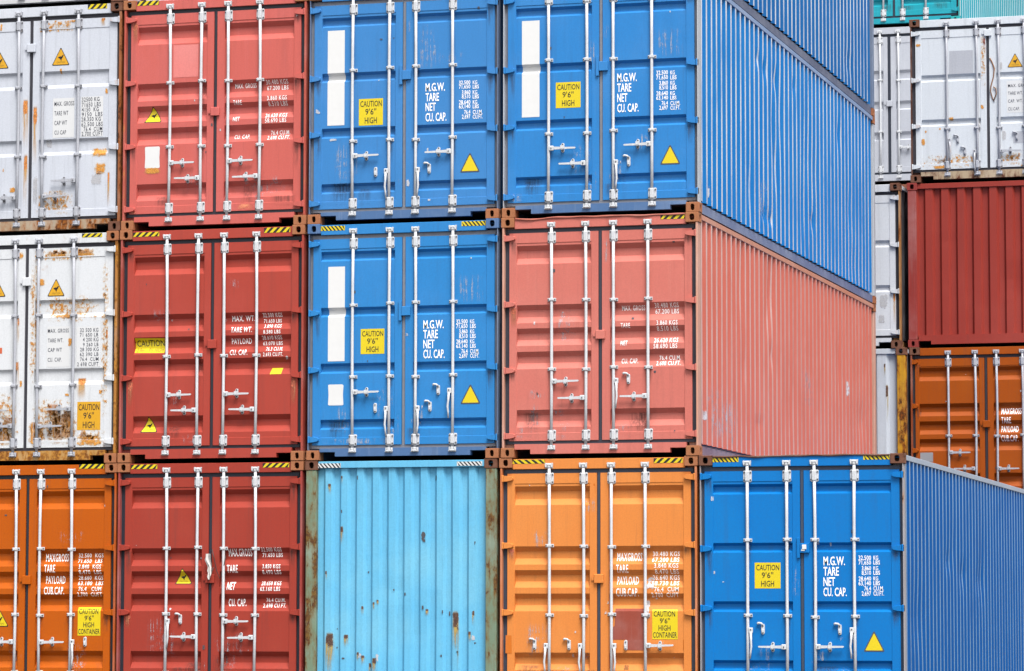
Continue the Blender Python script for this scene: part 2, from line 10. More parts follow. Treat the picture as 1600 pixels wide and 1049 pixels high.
WEAR={'c2': [['streak', 0.245, 0.374, 0.178, 0.817], ['streak', 1.861, 1.96, 0.318, 1.083], ['streak', 0.432, 0.489, 1.846, 2.098], ['streak', 0.271, 0.328, 2.472, 2.614], ['streak', 0.485, 0.558, 0.614, 0.786], ['streak', 0.85, 0.917, 0.234, 0.51], ['streak', 0.71, 0.76, 0.391, 0.536], ['streak', 1.526, 1.568, 0.998, 1.093], ['streak', 2.113, 2.151, 0.868, 1.077], ['streak', 2.059, 2.108, 0.672, 0.826], ['streak', 0.857, 0.89, 1.064, 1.177], ['streak', 0.904, 0.943, 1.125, 1.204], ['streak', 0.712, 0.746, 0.998, 1.13], ['streak', 0.44, 0.473, 2.591, 2.708], ['streak', 1.916, 1.949, 0.514, 0.593], ['streak', 0.797, 0.85, 0.26, 0.444], ['streak', 0.654, 0.693, 0.443, 0.575], ['streak', 0.25, 0.278, 1.422, 1.555], ['chip', 1.64, 1.667, 2.619, 2.711], ['chip', 0.647, 0.67, 2.642, 2.722], ['chip', 1.465, 1.542, 1.867, 2.052], ['chip', 0.782, 0.81, 1.513, 1.553], ['chip', 1.257, 1.285, 1.248, 1.301], ['chip', 2.136, 2.174, 0.672, 0.698], ['chip', 1.713, 1.746, 0.506, 0.553], ['chip', 0.389, 0.411, 0.839, 0.865], ['chip', 0.447, 0.47, 2.245, 2.298], ['chip', 2.138, 2.16, 1.838, 1.917], ['chip', 1.811, 1.838, 0.999, 1.077], ['chip', 1.118, 1.14, 1.304, 1.336], ['chip', 1.479, 1.512, 1.077, 1.143], ['chip', 1.733, 1.755, 1.025, 1.09], ['chip', 0.464, 0.514, 0.482, 0.509], ['chip', 0.384, 0.412, 0.606, 0.64], ['chipw', 0.662, 0.732, 0.47, 0.581], ['chipw', 0.894, 0.949, 0.444, 0.576], ['chipw', 2.103, 2.163, 0.706, 0.79]], 'a1': [['ochre', 1.33, 1.444, 2.227, 2.332], ['ochre', 1.48, 1.555, 1.932, 2.025], ['ochre', 1.682, 1.802, 1.804, 1.897], ['ochre', 1.75, 1.812, 1.454, 1.585], ['ochre', 2.173, 2.235, 0.861, 0.918], ['ochre', 1.715, 1.784, 0.839, 0.88], ['ochre', 1.05, 1.145, 2.566, 2.683], ['ochre', 1.281, 1.398, 2.568, 2.697], ['ochre', 1.43, 1.76, 2.572, 2.683], ['ochre', 1.759, 2.135, 2.556, 2.737], ['ochre', 1.445, 1.93, 0.18, 0.716], ['ochre', 1.163, 1.477, 0.185, 0.562], ['ochre', 0.657, 1.037, 0.176, 0.569], ['ochre', 1.854, 2.258, 0.204, 0.377], ['ochre', 2.216, 2.294, 1.14, 1.213], ['ochre', 2.223, 2.267, 2.083, 2.141], ['ochre', 1.097, 1.147, 0.958, 1.06], ['speckle', 1.249, 1.882, 0.158, 0.848], ['speckle', 1.885, 2.295, 0.152, 0.463], ['speckle', 0.591, 1.173, 0.167, 0.948], ['speckle', 1.287, 2.213, 2.533, 2.807], ['speckle', 1.23, 1.378, 0.853, 2.81], ['speckle', 2.199, 2.305, 0.461, 2.636], ['speckle', 1.379, 2.207, 1.745, 2.123], ['ochrestreak', 1.463, 1.67, 0.158, 0.761], ['ochrestreak', 1.658, 1.871, 0.156, 0.671], ['ochrestreak', 0.879, 1.037, 0.166, 0.597], ['ochrestreak', 1.264, 1.408, 0.161, 0.533], ['ochrestreak', 1.91, 2.041, 0.153, 0.393], ['ochrestreak', 1.039, 1.102, 0.886, 1.294], ['ochrestreak', 1.302, 1.352, 1.464, 1.814], ['ochrestreak', 2.259, 2.3, 1.212, 1.676], ['ochrestreak', 1.87, 2.014, 0.755, 1.074], ['ochrestreak', 1.292, 1.336, 1.814, 1.96], ['ochrestreak', 1.055, 1.1, 1.469, 1.849]], 'a0': [['speckle', 1.237, 1.804, 0.16, 0.563], ['speckle', 1.203, 1.833, 2.544, 2.757], ['ochre', 1.997, 2.252, 0.935, 1.069], ['ochre', 2.047, 2.225, 0.708, 0.888], ['ochre', 1.498, 1.579, 0.437, 0.548], ['ochre', 0.903, 0.994, 0.526, 0.61], ['ochre', 0.809, 0.833, 0.796, 0.852], ['ochre', 1.572, 1.608, 2.009, 2.093], ['ochre', 0.751, 0.787, 2.593, 2.72], ['ochre', 1.488, 1.533, 2.667, 2.707], ['ochre', 1.653, 1.803, 2.663, 2.702], ['ochre', 2.195, 2.237, 1.731, 1.815], ['ochrestreak', 1.072, 1.168, 1.022, 1.722], ['ochrestreak', 1.212, 1.29, 0.794, 1.632], ['ochrestreak', 2.125, 2.202, 2.569, 2.737], ['ochrestreak', 1.518, 1.596, 0.173, 0.45], ['ochrestreak', 2.235, 2.276, 0.261, 0.759], ['ochrestreak', 1.095, 1.173, 0.214, 1.022], ['scuff', 1.993, 2.186, 0.571, 0.765], ['scuff', 1.375, 1.495, 1.067, 1.206], ['scuff', 1.219, 1.309, 0.293, 0.794]], 'g0': [['speckle', 0.086, 1.15, 0.156, 0.445], ['speckle', 1.351, 1.775, 0.123, 0.439], ['speckle', 1.11, 1.224, 1.408, 2.364], ['ochre', 0.597, 0.692, 0.96, 1.029], ['ochre', 0.164, 0.239, 0.577, 0.707], ['ochre', 1.537, 1.622, 0.295, 0.395], ['ochre', 1.674, 1.728, 0.342, 0.428], ['ochre', 0.449, 0.483, 0.822, 0.862], ['ochre', 0.223, 0.263, 0.778, 0.831], ['ochre', 0.087, 0.183, 2.156, 2.209], ['ochre', 1.102, 1.165, 1.12, 1.206], ['ochre', 0.345, 0.576, 0.191, 0.263], ['ochre', 1.72, 1.774, 0.173, 0.231], ['ochre', 0.056, 0.157, 0.189, 0.29], ['redstreak', 1.146, 1.209, 1.9, 2.262], ['scuff', 1.426, 1.512, 0.587, 0.817], ['scuff', 1.395, 1.467, 1.714, 1.888], ['scuff', 1.042, 1.113, 0.717, 1.006], ['scuff', 0.404, 0.577, 0.276, 0.392]], 'f1': [['scuff', 2.07, 2.251, 0.59, 0.892], ['scuff', 2.056, 2.191, 0.362, 0.563], ['ochrestreak', 2.305, 2.351, 0.271, 0.931]], 'f2': [['streak', 2.107, 2.15, 1.334, 2.027], ['streak', 2.08, 2.112, 2.134, 2.348]], 'b0': [['pinkscuff', 1.507, 1.738, 0.189, 0.311], ['ochre', 0.269, 0.512, 0.697, 0.788]], 'd1': [['chalkfine', 0.627, 0.863, 0.187, 0.444], ['chalkfine', 1.419, 1.652, 0.205, 0.403], ['chalkfine', 0.169, 0.361, 0.194, 0.394]], 'd2': [['chalk', 1.775, 1.922, 1.284, 1.517], ['chalk', 1.748, 1.855, 0.897, 1.259], ['chalk', 1.895, 1.935, 1.202, 1.228], ['brownspot', 1.507, 1.6, 0.358, 0.445], ['brownspot', 2.346, 2.375, 1.207, 1.412]], 'c0': [['chalk', 0.02, 0.162, 1.355, 1.437], ['chalk', -0.003, 0.032, 0.841, 0.922], ['chalk', 1.243, 1.308, 0.403, 0.538], ['chalk', 1.522, 1.572, 0.233, 0.286], ['chalk', 0.25, 0.378, 1.02, 1.061], ['chalkfine', 1.391, 1.672, 1.824, 2.475], ['chalkfine', 1.221, 1.306, 2.297, 2.515], ['chalkfine', 0.295, 0.664, 0.485, 1.027]], 'c1': [['chalkfine', 0.305, 0.543, 0.219, 0.699], ['chalkfine', 1.22, 1.309, 1.249, 1.587], ['chalkfine', 0.157, 1.078, 0.174, 0.273], ['chalk', 1.237, 1.291, 1.489, 1.545]], 'd0': [['chalkfine', 1.083, 1.165, 1.734, 2.294], ['chalkfine', 1.247, 1.329, 2.126, 2.313], ['chalkfine', -0.015, 0.261, 0.171, 0.304], ['chalkfine', 1.626, 1.842, 0.726, 0.991]], 'e2': [['chalkfine', -0.009, 0.03, 1.979, 2.392], ['chalkfine', 1.641, 1.719, 0.711, 0.774], ['chalkfine', 1.102, 1.284, 1.206, 1.614], ['chalk', 0.131, 0.176, 2.352, 2.429]], 'b2': [['chalkfine', 1.146, 1.26, 0.333, 0.49]], 'b1': [['chalkfine', 0.817, 1.031, 0.187, 0.359]]}
RAG=[(1.195, 1.761), (1.247, 1.747), (1.262, 1.64), (1.234, 1.6), (1.257, 1.533), (1.247, 1.458), (1.212, 1.479), (1.225, 1.573), (1.167, 1.68)]
STRAP=[(1.262, 1.927), (1.296, 1.862), (1.332, 1.759), (1.316, 1.63), (1.275, 1.487), (1.268, 1.4), (1.301, 1.283), (1.326, 1.23)]
import bpy, bmesh, math, random
from mathutils import Matrix, Vector
scene = bpy.context.scene
COL = scene.collection
rnd = random.Random(7)
TAU = math.tau

def S(r, g, b):
    f = lambda c: (c/255/12.92) if c/255 <= .04045 else ((c/255+.055)/1.055)**2.4
    return (f(r)*PAINT_K, f(g)*PAINT_K, f(b)*PAINT_K, 1.0)
def S1(r, g, b): return tuple(c/PAINT_K for c in S(r, g, b)[:3])+(1.0,)

# ------------------------------------------------------------------ materials
class NT:
    def __init__(s, name):
        s.m = bpy.data.materials.new(name); s.m.use_nodes = True
        s.t = s.m.node_tree; s.t.nodes.clear()
        s.out = s.t.nodes.new('ShaderNodeOutputMaterial')
    def n(s, kind, **kw):
        nd = s.t.nodes.new(kind)
        for k, v in kw.items(): setattr(nd, k, v)
        return nd
    def put(s, sock, v):
        if isinstance(v, bpy.types.NodeSocket): s.t.links.new(v, sock)
        elif v is not None: sock.default_value = v
    def math(s, op, a, b=None, c=None, clamp=False):
        nd = s.n('ShaderNodeMath', operation=op, use_clamp=clamp)
        for i, v in enumerate((a, b, c)):
            if v is not None: s.put(nd.inputs[i], v)
        return nd.outputs[0]
    def coord(s, which='Object'):
        return s.n('ShaderNodeTexCoord').outputs[which]
    def mapping(s, vec, scale=(1, 1, 1), loc=(0, 0, 0)):
        nd = s.n('ShaderNodeMapping'); s.put(nd.inputs[0], vec)
        nd.inputs['Location'].default_value = loc; nd.inputs['Scale'].default_value = scale
        return nd.outputs[0]
    def noise(s, vec, scale, detail=3, rough=.55):
        nd = s.n('ShaderNodeTexNoise'); s.put(nd.inputs['Vector'], vec)
        nd.inputs['Scale'].default_value = scale; nd.inputs['Detail'].default_value = detail
        nd.inputs['Roughness'].default_value = rough
        return nd.outputs[0]
    def step(s, v, lo, hi, a=0., b=1.):
        nd = s.n('ShaderNodeMapRange'); nd.interpolation_type = 'SMOOTHSTEP'
        s.put(nd.inputs[0], v)
        for i, x in enumerate((lo, hi, a, b)): nd.inputs[i+1].default_value = x
        return nd.outputs[0]
    def mix(s, f, a, b, blend='MIX'):
        nd = s.n('ShaderNodeMix', data_type='RGBA', blend_type=blend)
        s.put(nd.inputs[0], f); s.put(nd.inputs[6], a); s.put(nd.inputs[7], b)
        return nd.outputs[2]
    def bsdf(s, col, rough, metal=0., bump=None, bstr=.3, bdist=.01, alpha=None, spec=.5):
        p = s.n('ShaderNodeBsdfPrincipled')
        s.put(p.inputs['Base Color'], col); s.put(p.inputs['Roughness'], rough)
        p.inputs['Metallic'].default_value = metal
        p.inputs['Specular IOR Level'].default_value = spec
        if alpha is not None: s.put(p.inputs['Alpha'], alpha)
        if bump is not None:
            b = s.n('ShaderNodeBump'); b.inputs['Strength'].default_value = bstr
            b.inputs['Distance'].default_value = bdist
            s.put(b.inputs['Height'], bump); s.t.links.new(b.outputs[0], p.inputs['Normal'])
        s.t.links.new(p.outputs[0], s.out.inputs[0])
        return s.m

RUST_D = (.055, .022, .012, 1); RUST_M = (.17, .062, .026, 1); RUST_O = (.42, .17, .03, 1)

def paint(name, col, fade=None, fade_amt=.5, streak=.25, dirt=None, rust=0., rustcol=None, chips=0., rough=.44,
          bump=.12, seed=None, lowrust=0., chipcol=(.75, .73, .72, 1), H=2.896, spec=.18, grime=.22):
    t = NT(name)
    sd = seed if seed is not None else rnd.uniform(0, 90)
    oc = t.mapping(t.coord('Object'), loc=(sd, sd*1.7, sd*.6))
    fade = fade or tuple(min(1, c*.78+.16) for c in col[:3]) + (1,)
    dirt = dirt or tuple(c*.45+.02 for c in col[:3]) + (1,)
    n1 = t.noise(oc, 1.1, 4, .6)
    c = t.mix(t.math('MULTIPLY', t.step(n1, .42, .74), fade_amt), col, fade)
    n2 = t.noise(t.mapping(oc, (7, 7, .35)), 1.6, 4, .6)
    c = t.mix(t.math('MULTIPLY', t.step(n2, .52, .80), streak), c, dirt)
    n3 = t.noise(t.mapping(oc, (11, 11, .5)), 2.3, 3, .6)
    c = t.mix(t.math('MULTIPLY', t.step(n3, .55, .80), streak*.8), c, fade)
    n4 = t.noise(oc, 55, 2, .6)
    c = t.mix(t.step(n4, .3, .7, 0, .16), c, dirt)
    r = t.math('ADD', rough-.06, t.math('MULTIPLY', n1, .16))
    n9 = t.noise(t.mapping(oc, (16, 16, 1.1)), 1.9, 5, .65)
    c = t.mix(t.step(n9, .55, .78, 0, grime), c, dirt)
    if chips > 0:
        n5 = t.noise(t.mapping(oc, (1, 1, .45)), 9, 5, .62)
        c = t.mix(t.step(n5, .80-chips, .82-chips), c, chipcol)
    hgt = t.noise(oc, 2.6, 2, .5)
    if rust > 0 or lowrust > 0:
        n6 = t.noise(t.mapping(oc, (1, 1, .55)), 6.5, 7, .68)
        n7 = t.noise(t.mapping(oc, (1, 1, .12)), 15, 3, .6)
        v = t.math('ADD', t.math('MULTIPLY', n6, .72), t.math('MULTIPLY', n7, .28))
        th = .80 - rust*.5
        if lowrust > 0:
            z = t.n('ShaderNodeSeparateXYZ'); t.put(z.inputs[0], t.coord('Object'))
            zz = t.math('ADD', t.step(z.outputs[2], .03, .55, 1, 0), t.step(z.outputs[2], H-.5, H-.05, 0, .7))
            v = t.math('ADD', v, t.math('MULTIPLY', zz, lowrust))
        mask = t.step(v, th, th+.05)
        halo = t.step(v, th-.10, th+.03, 0, .55)
        rc = rustcol or (RUST_M, RUST_D)
        n8 = t.noise(oc, 22, 4, .65)
        rcol = t.mix(t.step(n8, .35, .65), rc[0], rc[1])
        c = t.mix(halo, c, (RUST_O if not rustcol else rustcol[0]))
        c = t.mix(mask, c, rcol)
        r = t.math('ADD', r, t.math('MULTIPLY', mask, .45))
        hgt = t.math('ADD', hgt, t.math('MULTIPLY', mask, t.math('MULTIPLY', n8, .25)))
    return t.bsdf(c, r, bump=hgt, bstr=bump, bdist=.02, spec=spec)

def flat(name, col, rough=.5, var=.12, metal=0., scale=18, spec=.5):
    t = NT(name); oc = t.coord('Object')
    n = t.noise(oc, scale, 4, .6); n2 = t.noise(oc, 3, 3, .6)
    d = tuple(x*.55 for x in col[:3])+(1,)
    c = t.mix(t.step(n, .35, .75, 0, var), col, d)
    c = t.mix(t.step(n2, .4, .75, 0, var), c, d)
    return t.bsdf(c, rough, metal, bump=n, bstr=.05, spec=spec)

def wear(name, kind):
    t = NT(name)
    uv = t.n('ShaderNodeSeparateXYZ'); t.put(uv.inputs[0], t.coord('UV'))
    u, v = uv.outputs[0], uv.outputs[1]
    oc = t.coord('Object')
    edge = lambda x: t.step(t.math('ABSOLUTE', t.math('SUBTRACT', x, .5)), .18, .5, 1, 0)
    du, dv = edge(u), edge(v)
    n = t.noise(oc, 17, 6, .7); nf = t.noise(oc, 60, 4, .65)
    nv = t.noise(t.mapping(oc, (1, 1, .06)), 45, 3, .6)
    dd = t.math('MULTIPLY', du, dv)
    if kind == 'ochre':
        n2 = t.noise(oc, 42, 5, .7)
        val = t.math('ADD', t.math('ADD', t.math('MULTIPLY', n, 1.5), t.math('MULTIPLY', n2, .9)), t.math('MULTIPLY', dd, .42))
        m = t.step(val, 1.40, 1.50); halo = t.step(val, 1.18, 1.45, 0, .42)
        a = t.math('MAXIMUM', t.math('MULTIPLY', m, .95), halo)
        a = t.math('MULTIPLY', a, t.step(dd, 0, .35))
        c = t.mix(t.step(nf, .38, .62), (.56, .25, .035, 1), (.36, .14, .022, 1))
        c = t.mix(m, (.62, .38, .11, 1), c)
    elif kind in ('streak', 'ochrestreak', 'redstreak'):
        core = t.math('MULTIPLY', t.step(v, .62, .80), du)
        val = t.math('ADD', t.math('ADD', t.math('MULTIPLY', n, 1.5), t.math('MULTIPLY', nf, .6)), t.math('MULTIPLY', core, .62))
        m = t.math('MULTIPLY', t.step(val, 1.38, 1.46), t.step(v, 1, .93))
        tail = t.math('MULTIPLY', t.math('MULTIPLY', t.step(v, .02, .75), t.step(v, .99, .8)), t.math('MULTIPLY', du, t.step(nv, .36, .58)))
        if kind == 'streak':
            c0, c1 = (.045, .02, .012, 1), (.36, .25, .06, 1); k = .95
        elif kind == 'redstreak':
            c0, c1 = (.25, .06, .03, 1), (.36, .12, .06, 1); k = .8
        else:
            c0, c1 = (.28, .10, .02, 1), (.50, .27, .07, 1); k = .75
        a = t.math('MAXIMUM', t.math('MULTIPLY', m, .97), t.math('MULTIPLY', tail, k))
        c = t.mix(m, c1, t.mix(t.step(nf, .4, .62), c0, tuple(x*2.1 for x in c0[:3])+(1,)))
    elif kind == 'speckle':
        n2 = t.noise(oc, 30, 6, .72); n3 = t.noise(t.mapping(oc, (1, 1, .3)), 70, 3, .6)
        val = t.math('ADD', t.math('ADD', t.math('MULTIPLY', n, .9), t.math('MULTIPLY', n2, 1.0)), t.math('ADD', t.math('MULTIPLY', n3, .35), t.math('MULTIPLY', dd, .16)))
        m = t.step(val, 1.30, 1.37); halo = t.step(val, 1.18, 1.34, 0, .4)
        a = t.math('MULTIPLY', t.math('MAXIMUM', t.math('MULTIPLY', m, .95), halo), t.step(dd, 0, .2))
        c = t.mix(m, (.62, .38, .11, 1), t.mix(t.step(nf, .38, .62), (.56, .25, .035, 1), (.33, .125, .02, 1)))
    elif kind in ('chip', 'brownspot'):
        val = t.math('ADD', t.math('MULTIPLY', t.noise(oc, 34, 5, .7), 1.5), t.math('MULTIPLY', dd, .55))
        a = t.step(val, 1.08, 1.16); c = t.mix(nf, (.03, .05, .09, 1), (.07, .05, .03, 1))
        if kind == 'brownspot': a = t.math('MULTIPLY', a, .7); c = t.mix(nf, (.30, .11, .02, 1), (.16, .06, .02, 1))
    elif kind in ('chalk', 'chipw'):
        val = t.math('ADD', t.math('MULTIPLY', n, .8), t.math('MULTIPLY', dd, .22))
        a = t.math('MULTIPLY', t.step(val, .53, .60), .75); c = (.48, .48, .50, 1)
    elif kind == 'chalkfine':
        a = t.math('MULTIPLY', t.math('MULTIPLY', t.step(t.math('ADD', t.math('MULTIPLY', nv, .6), t.math('MULTIPLY', n, .4)), .50, .62), dd), .55)
        c = (.36, .38, .42, 1)
    elif kind == 'grime':
        a = t.math('MULTIPLY', t.math('MULTIPLY', t.math('MULTIPLY', du, t.step(v, 0, .85)), t.step(v, 1, .94)), t.step(t.math('ADD', t.math('MULTIPLY', nv, .7), t.math('MULTIPLY', n, .3)), .36, .62, 0, .42))
        c = (.045, .036, .032, 1)
    elif kind == 'pinkscuff':
        a = t.math('MULTIPLY', t.math('MULTIPLY', dd, t.step(n, .35, .65)), .6); c = (.75, .28, .14, 1)
    else:  # grey scuff
        val = t.math('ADD', t.math('MULTIPLY', n, .6), t.math('MULTIPLY', dd, .35))
        a = t.math('MULTIPLY', t.step(val, .42, .58), t.step(nf, .2, .6, .15, .6)); c = (.42, .41, .42, 1)
    return t.bsdf(c, .75, alpha=a)

WEARMAT = {k: wear('wear_'+k, k) for k in ('ochre', 'streak', 'ochrestreak', 'redstreak', 'chip', 'chipw', 'brownspot', 'chalk', 'chalkfine', 'pinkscuff', 'scuff', 'speckle', 'grime')}
WEARNAME = dict(ochre='rust_patch', streak='rust_streak', ochrestreak='rust_streak', redstreak='rust_streak', chip='paint_chip', chipw='paint_chip',
                brownspot='rust_patch', chalk='paint_scuff', chalkfine='paint_scuff', speckle='rust_patch', grime='grime_streak', pinkscuff='paint_scuff', scuff='paint_scuff')

M_WHITE = flat('sticker_white', S(255, 255, 255), .55, .05)
M_PATCHW = flat('label_ground', S(246, 247, 249), .5, .03)
M_YEL = flat('sticker_yellow', S(255, 228, 2), .45, .06)
M_AMB = flat('sticker_amber', S(248, 184, 18), .45, .08)
M_BLK = flat('print_black', S(28, 26, 30), .5, .05)
M_DUL = flat('print_faded', S(175, 140, 40), .5, .05)
M_GRY = flat('print_grey', S(78, 84, 100), .5, .05)
M_LETW = flat('lettering_white', S1(236, 233, 233), .5, .06)
M_LETK = flat('lettering_dark', S(52, 58, 78), .5, .08)
M_ORG = flat('sticker_orange', S(235, 110, 60), .5, .1)
M_NOTE = flat('notice_grey', S(175, 175, 182), .5, .25, scale=60)
M_HWW = paint('galvanised_white', S(244, 247, 252), fade=S(226, 230, 238), streak=.35, dirt=S(150, 146, 146), rust=.12, rough=.42, spec=.4)
M_HWG = paint('galvanised_grey', S(206, 209, 219), fade=S(184, 188, 200), streak=.5, dirt=S(120, 112, 110), rust=.22, rough=.45, spec=.4)
M_BOLT = flat('bolt_dark', S(95, 92, 95), .6, .3)
M_CAST = paint('casting_rust', S(182, 112, 76), fade=S(206, 142, 100), streak=.3, dirt=S(104, 60, 44), rust=.36, rustcol=(S(160, 92, 60), S(104, 60, 44)), rough=.7, bump=.3)
M_CASTD = paint('casting_dark', S(134, 92, 74), fade=S(166, 122, 98), streak=.4, dirt=S(72, 48, 40), rust=.48, rustcol=(S(118, 70, 50), S(72, 44, 36)), rough=.75, bump=.35)

# ------------------------------------------------------------------ mesh helpers
class MB:
    def __init__(s): s.bm = bmesh.new(); s.smooth = []
    def face(s, vs, mi=0):
        try: f = s.bm.faces.new(vs)
        except ValueError: return None
        f.material_index = mi; return f
    def box(s, x0, x1, y0, y1, z0, z1, mi=0, bevel=0):
        v = [s.bm.verts.new((x, y, z)) for z in (z0, z1) for y in (y0, y1) for x in (x0, x1)]
        fs = [s.face([v[i] for i in q], mi) for q in ((0, 2, 3, 1), (4, 5, 7, 6), (0, 1, 5, 4), (2, 6, 7, 3), (0, 4, 6, 2), (1, 3, 7, 5))]
        if bevel:
            es = list({e for f in fs for e in f.edges})
            bmesh.ops.bevel(s.bm, geom=es, offset=bevel, segments=1, affect='EDGES', profile=.5)
    def prism(s, pts, y0, y1, mi=0, inset=0):
        "outline in the xz plane, extruded from y0 (front) to y1; the front may be inset for a chamfer"
        n = len(pts); cx = sum(p[0] for p in pts)/n; cz = sum(p[1] for p in pts)/n
        def sh(p):
            if not inset: return p
            dx, dz = cx-p[0], cz-p[1]; l = math.hypot(dx, dz) or 1
            return (p[0]+dx/l*inset, p[1]+dz/l*inset)
        a = [s.bm.verts.new((sh(p)[0], y0, sh(p)[1])) for p in pts]; b = [s.bm.verts.new((p[0], y1, p[1])) for p in pts]
        s.face(a, mi); s.face(b[::-1], mi)
        for i in range(n): s.face([a[i], b[i], b[(i+1) % n], a[(i+1) % n]], mi)
    def tube(s, pts, r, n=10, mi=0, cap=True):
        rings = []
        for i, p in enumerate(pts):
            p = Vector(p); a = Vector(pts[max(0, i-1)]); b = Vector(pts[min(len(pts)-1, i+1)])
            d = (b-a).normalized(); up = Vector((0, 1, 0)) if abs(d.y) < .9 else Vector((1, 0, 0))
            e1 = d.cross(up).normalized(); e2 = d.cross(e1)
            rr = r[i] if isinstance(r, (list, tuple)) else r
            rings.append([s.bm.verts.new(p+e1*rr*math.cos(TAU*k/n)+e2*rr*math.sin(TAU*k/n)) for k in range(n)])
        for A, B in zip(rings, rings[1:]):
            for k in range(n):
                f = s.face([A[k], A[(k+1) % n], B[(k+1) % n], B[k]], mi)
                if f: f.smooth = True
        if cap: s.face(rings[0], mi); s.face(rings[-1][::-1], mi)
    def grid(s, xs, zs, fn, mi=0, uv=False):
        vs = [[s.bm.verts.new(fn(x, z)) for x in xs] for z in zs]
        lay = s.bm.loops.layers.uv.verify() if uv else None
        for j in range(len(zs)-1):
            for i in range(len(xs)-1):
                f = s.face([vs[j][i], vs[j][i+1], vs[j+1][i+1], vs[j+1][i]], mi)
                if uv and f:
                    for l, (a, b) in zip(f.loops, ((i, j), (i+1, j), (i+1, j+1), (i, j+1))):
                        l[lay].uv = ((xs[a]-xs[0])/(xs[-1]-xs[0]), (zs[b]-zs[0])/(zs[-1]-zs[0]))
    def mesh(s, name, mats, fixn=True):
        if fixn: bmesh.ops.recalc_face_normals(s.bm, faces=s.bm.faces)
        me = bpy.data.meshes.new(name); s.bm.to_mesh(me); s.bm.free()
        for m in mats: me.materials.append(m)
        return me
    def build(s, name, mats, parent, loc=(0, 0, 0), fixn=True):
        return put(name, s.mesh(name, mats if isinstance(mats, (list, tuple)) else [mats], fixn), parent, loc)

def put(name, me, parent=None, loc=(0, 0, 0)):
    o = bpy.data.objects.new(name, me); COL.objects.link(o)
    o.parent = parent; o.location = loc
    return o

def thing(name, label, cat, loc, group=None):
    o = bpy.data.objects.new(name, None); COL.objects.link(o); o.location = loc
    o.empty_display_size = .3
    o['label'] = label; o['category'] = cat
    if group: o['group'] = group
    return o

# text outlines as flat meshes in a unit box, cached
_txt = {}
def text_polys(s, bold=.012, space=1.):
    key = (s, bold, space)
    if key in _txt: return _txt[key]
    cu = bpy.data.curves.new('lettering', 'FONT'); cu.body = s; cu.resolution_u = 2; cu.offset = bold; cu.space_character = space
    cu.fill_mode = 'FRONT'
    ob = bpy.data.objects.new('lettering', cu); COL.objects.link(ob)
    dg = bpy.context.evaluated_depsgraph_get(); dg.update()
    me = bpy.data.meshes.new_from_object(ob.evaluated_get(dg))
    vs = [tuple(v.co) for v in me.vertices]; fs = [tuple(p.vertices) for p in me.polygons]
    bpy.data.objects.remove(ob); bpy.data.curves.remove(cu); bpy.data.meshes.remove(me)
    x0 = min(v[0] for v in vs); x1 = max(v[0] for v in vs); y0 = min(v[1] for v in vs); y1 = max(v[1] for v in vs)
    if ',' in s or '(' in s: y0 = 0
    vs = [((v[0]-x0)/(x1-x0), (v[1]-y0)/(y1-y0)) for v in vs]
    _txt[key] = (vs, fs); return _txt[key]

def add_text(mb, s, x0, x1, z0, z1, mi=0, y=0., slant=0., bold=.006, space=1.):
    vs, fs = text_polys(s, bold, space)
    bv = [mb.bm.verts.new((x0+(x1-x0)*u+slant*v*(z1-z0), y, z0+(z1-z0)*v)) for u, v in vs]
    for f in fs: mb.face([bv[i] for i in f], mi)

def conform(mb, breaks, surf, lift, vertical=()):
    "cuts a flat decal where the sheet under it bends and lays it on the sheet"
    for z in breaks:
        bmesh.ops.bisect_plane(mb.bm, geom=mb.bm.verts[:]+mb.bm.edges[:]+mb.bm.faces[:], plane_co=(0, 0, z), plane_no=(0, 0, 1), dist=1e-5)
    for x in vertical:
        bmesh.ops.bisect_plane(mb.bm, geom=mb.bm.verts[:]+mb.bm.edges[:]+mb.bm.faces[:], plane_co=(x, 0, 0), plane_no=(1, 0, 0), dist=1e-5)
    for v in mb.bm.verts: v.co.y = surf(v.co.x, v.co.z)-lift+v.co.y
    for f in mb.bm.faces:
        f.normal_update()
        if f.normal.y > 0: f.normal_flip()

# ------------------------------------------------------------------ shared hardware meshes (origin on the rod axis)
def bolt(mb, x, z, y, r=.008):
    mb.tube([(x, y, z), (x, y-.008, z)], r, 6, 1)

def m_end_guide(hw):
    mb = MB()
    mb.prism([(-.052, -.058), (-.052, .058), (-.040, .071), (.040, .071), (.052, .058), (.052, -.058), (.040, -.071), (-.040, -.071)], .014, .027, 0, .003)
    mb.box(-.024, .024, -.026, .0145, -.060, .060, 0, .008)
    for x in (-.039, .039):
        for z in (-.044, .044): bolt(mb, x, z, .014, .0095)
    return mb.mesh('bar_guide', [hw, M_BOLT])
def m_mid_guide(hw):
    mb = MB()
    mb.prism([(-.052, -.020), (-.052, .020), (.052, .020), (.052, -.020)], .014, .027, 0, .003)
    mb.box(-.027, .027, -.025, .0145, -.017, .017, 0, .005)
    for x in (-.04, .04): bolt(mb, x, 0, .014)
    return mb.mesh('bar_guide', [hw, M_BOLT])
def m_cam(hw, up):
    "forked cam on the end of the bar inside its keeper"
    k = 1 if up else -1; mb = MB()
    mb.box(-.017, .017, -.024, .012, -.028, .028, 0, .006)
    mb.box(-.026, .026, -.027, -.012, .012*k-.009, .012*k+.009, 0, .004)
    for q in (-1, 1):
        mb.prism([(q*.026, -.018), (q*.026, .018), (q*.040, .030*k+.004), (q*.050, .022*k+.004), (q*.044, -.018)][::q], -.020, .006, 0)
    mb.box(-.046, .046, .0, .006, -.030, .030, 0)
    return mb.mesh('bar_cam', [hw])
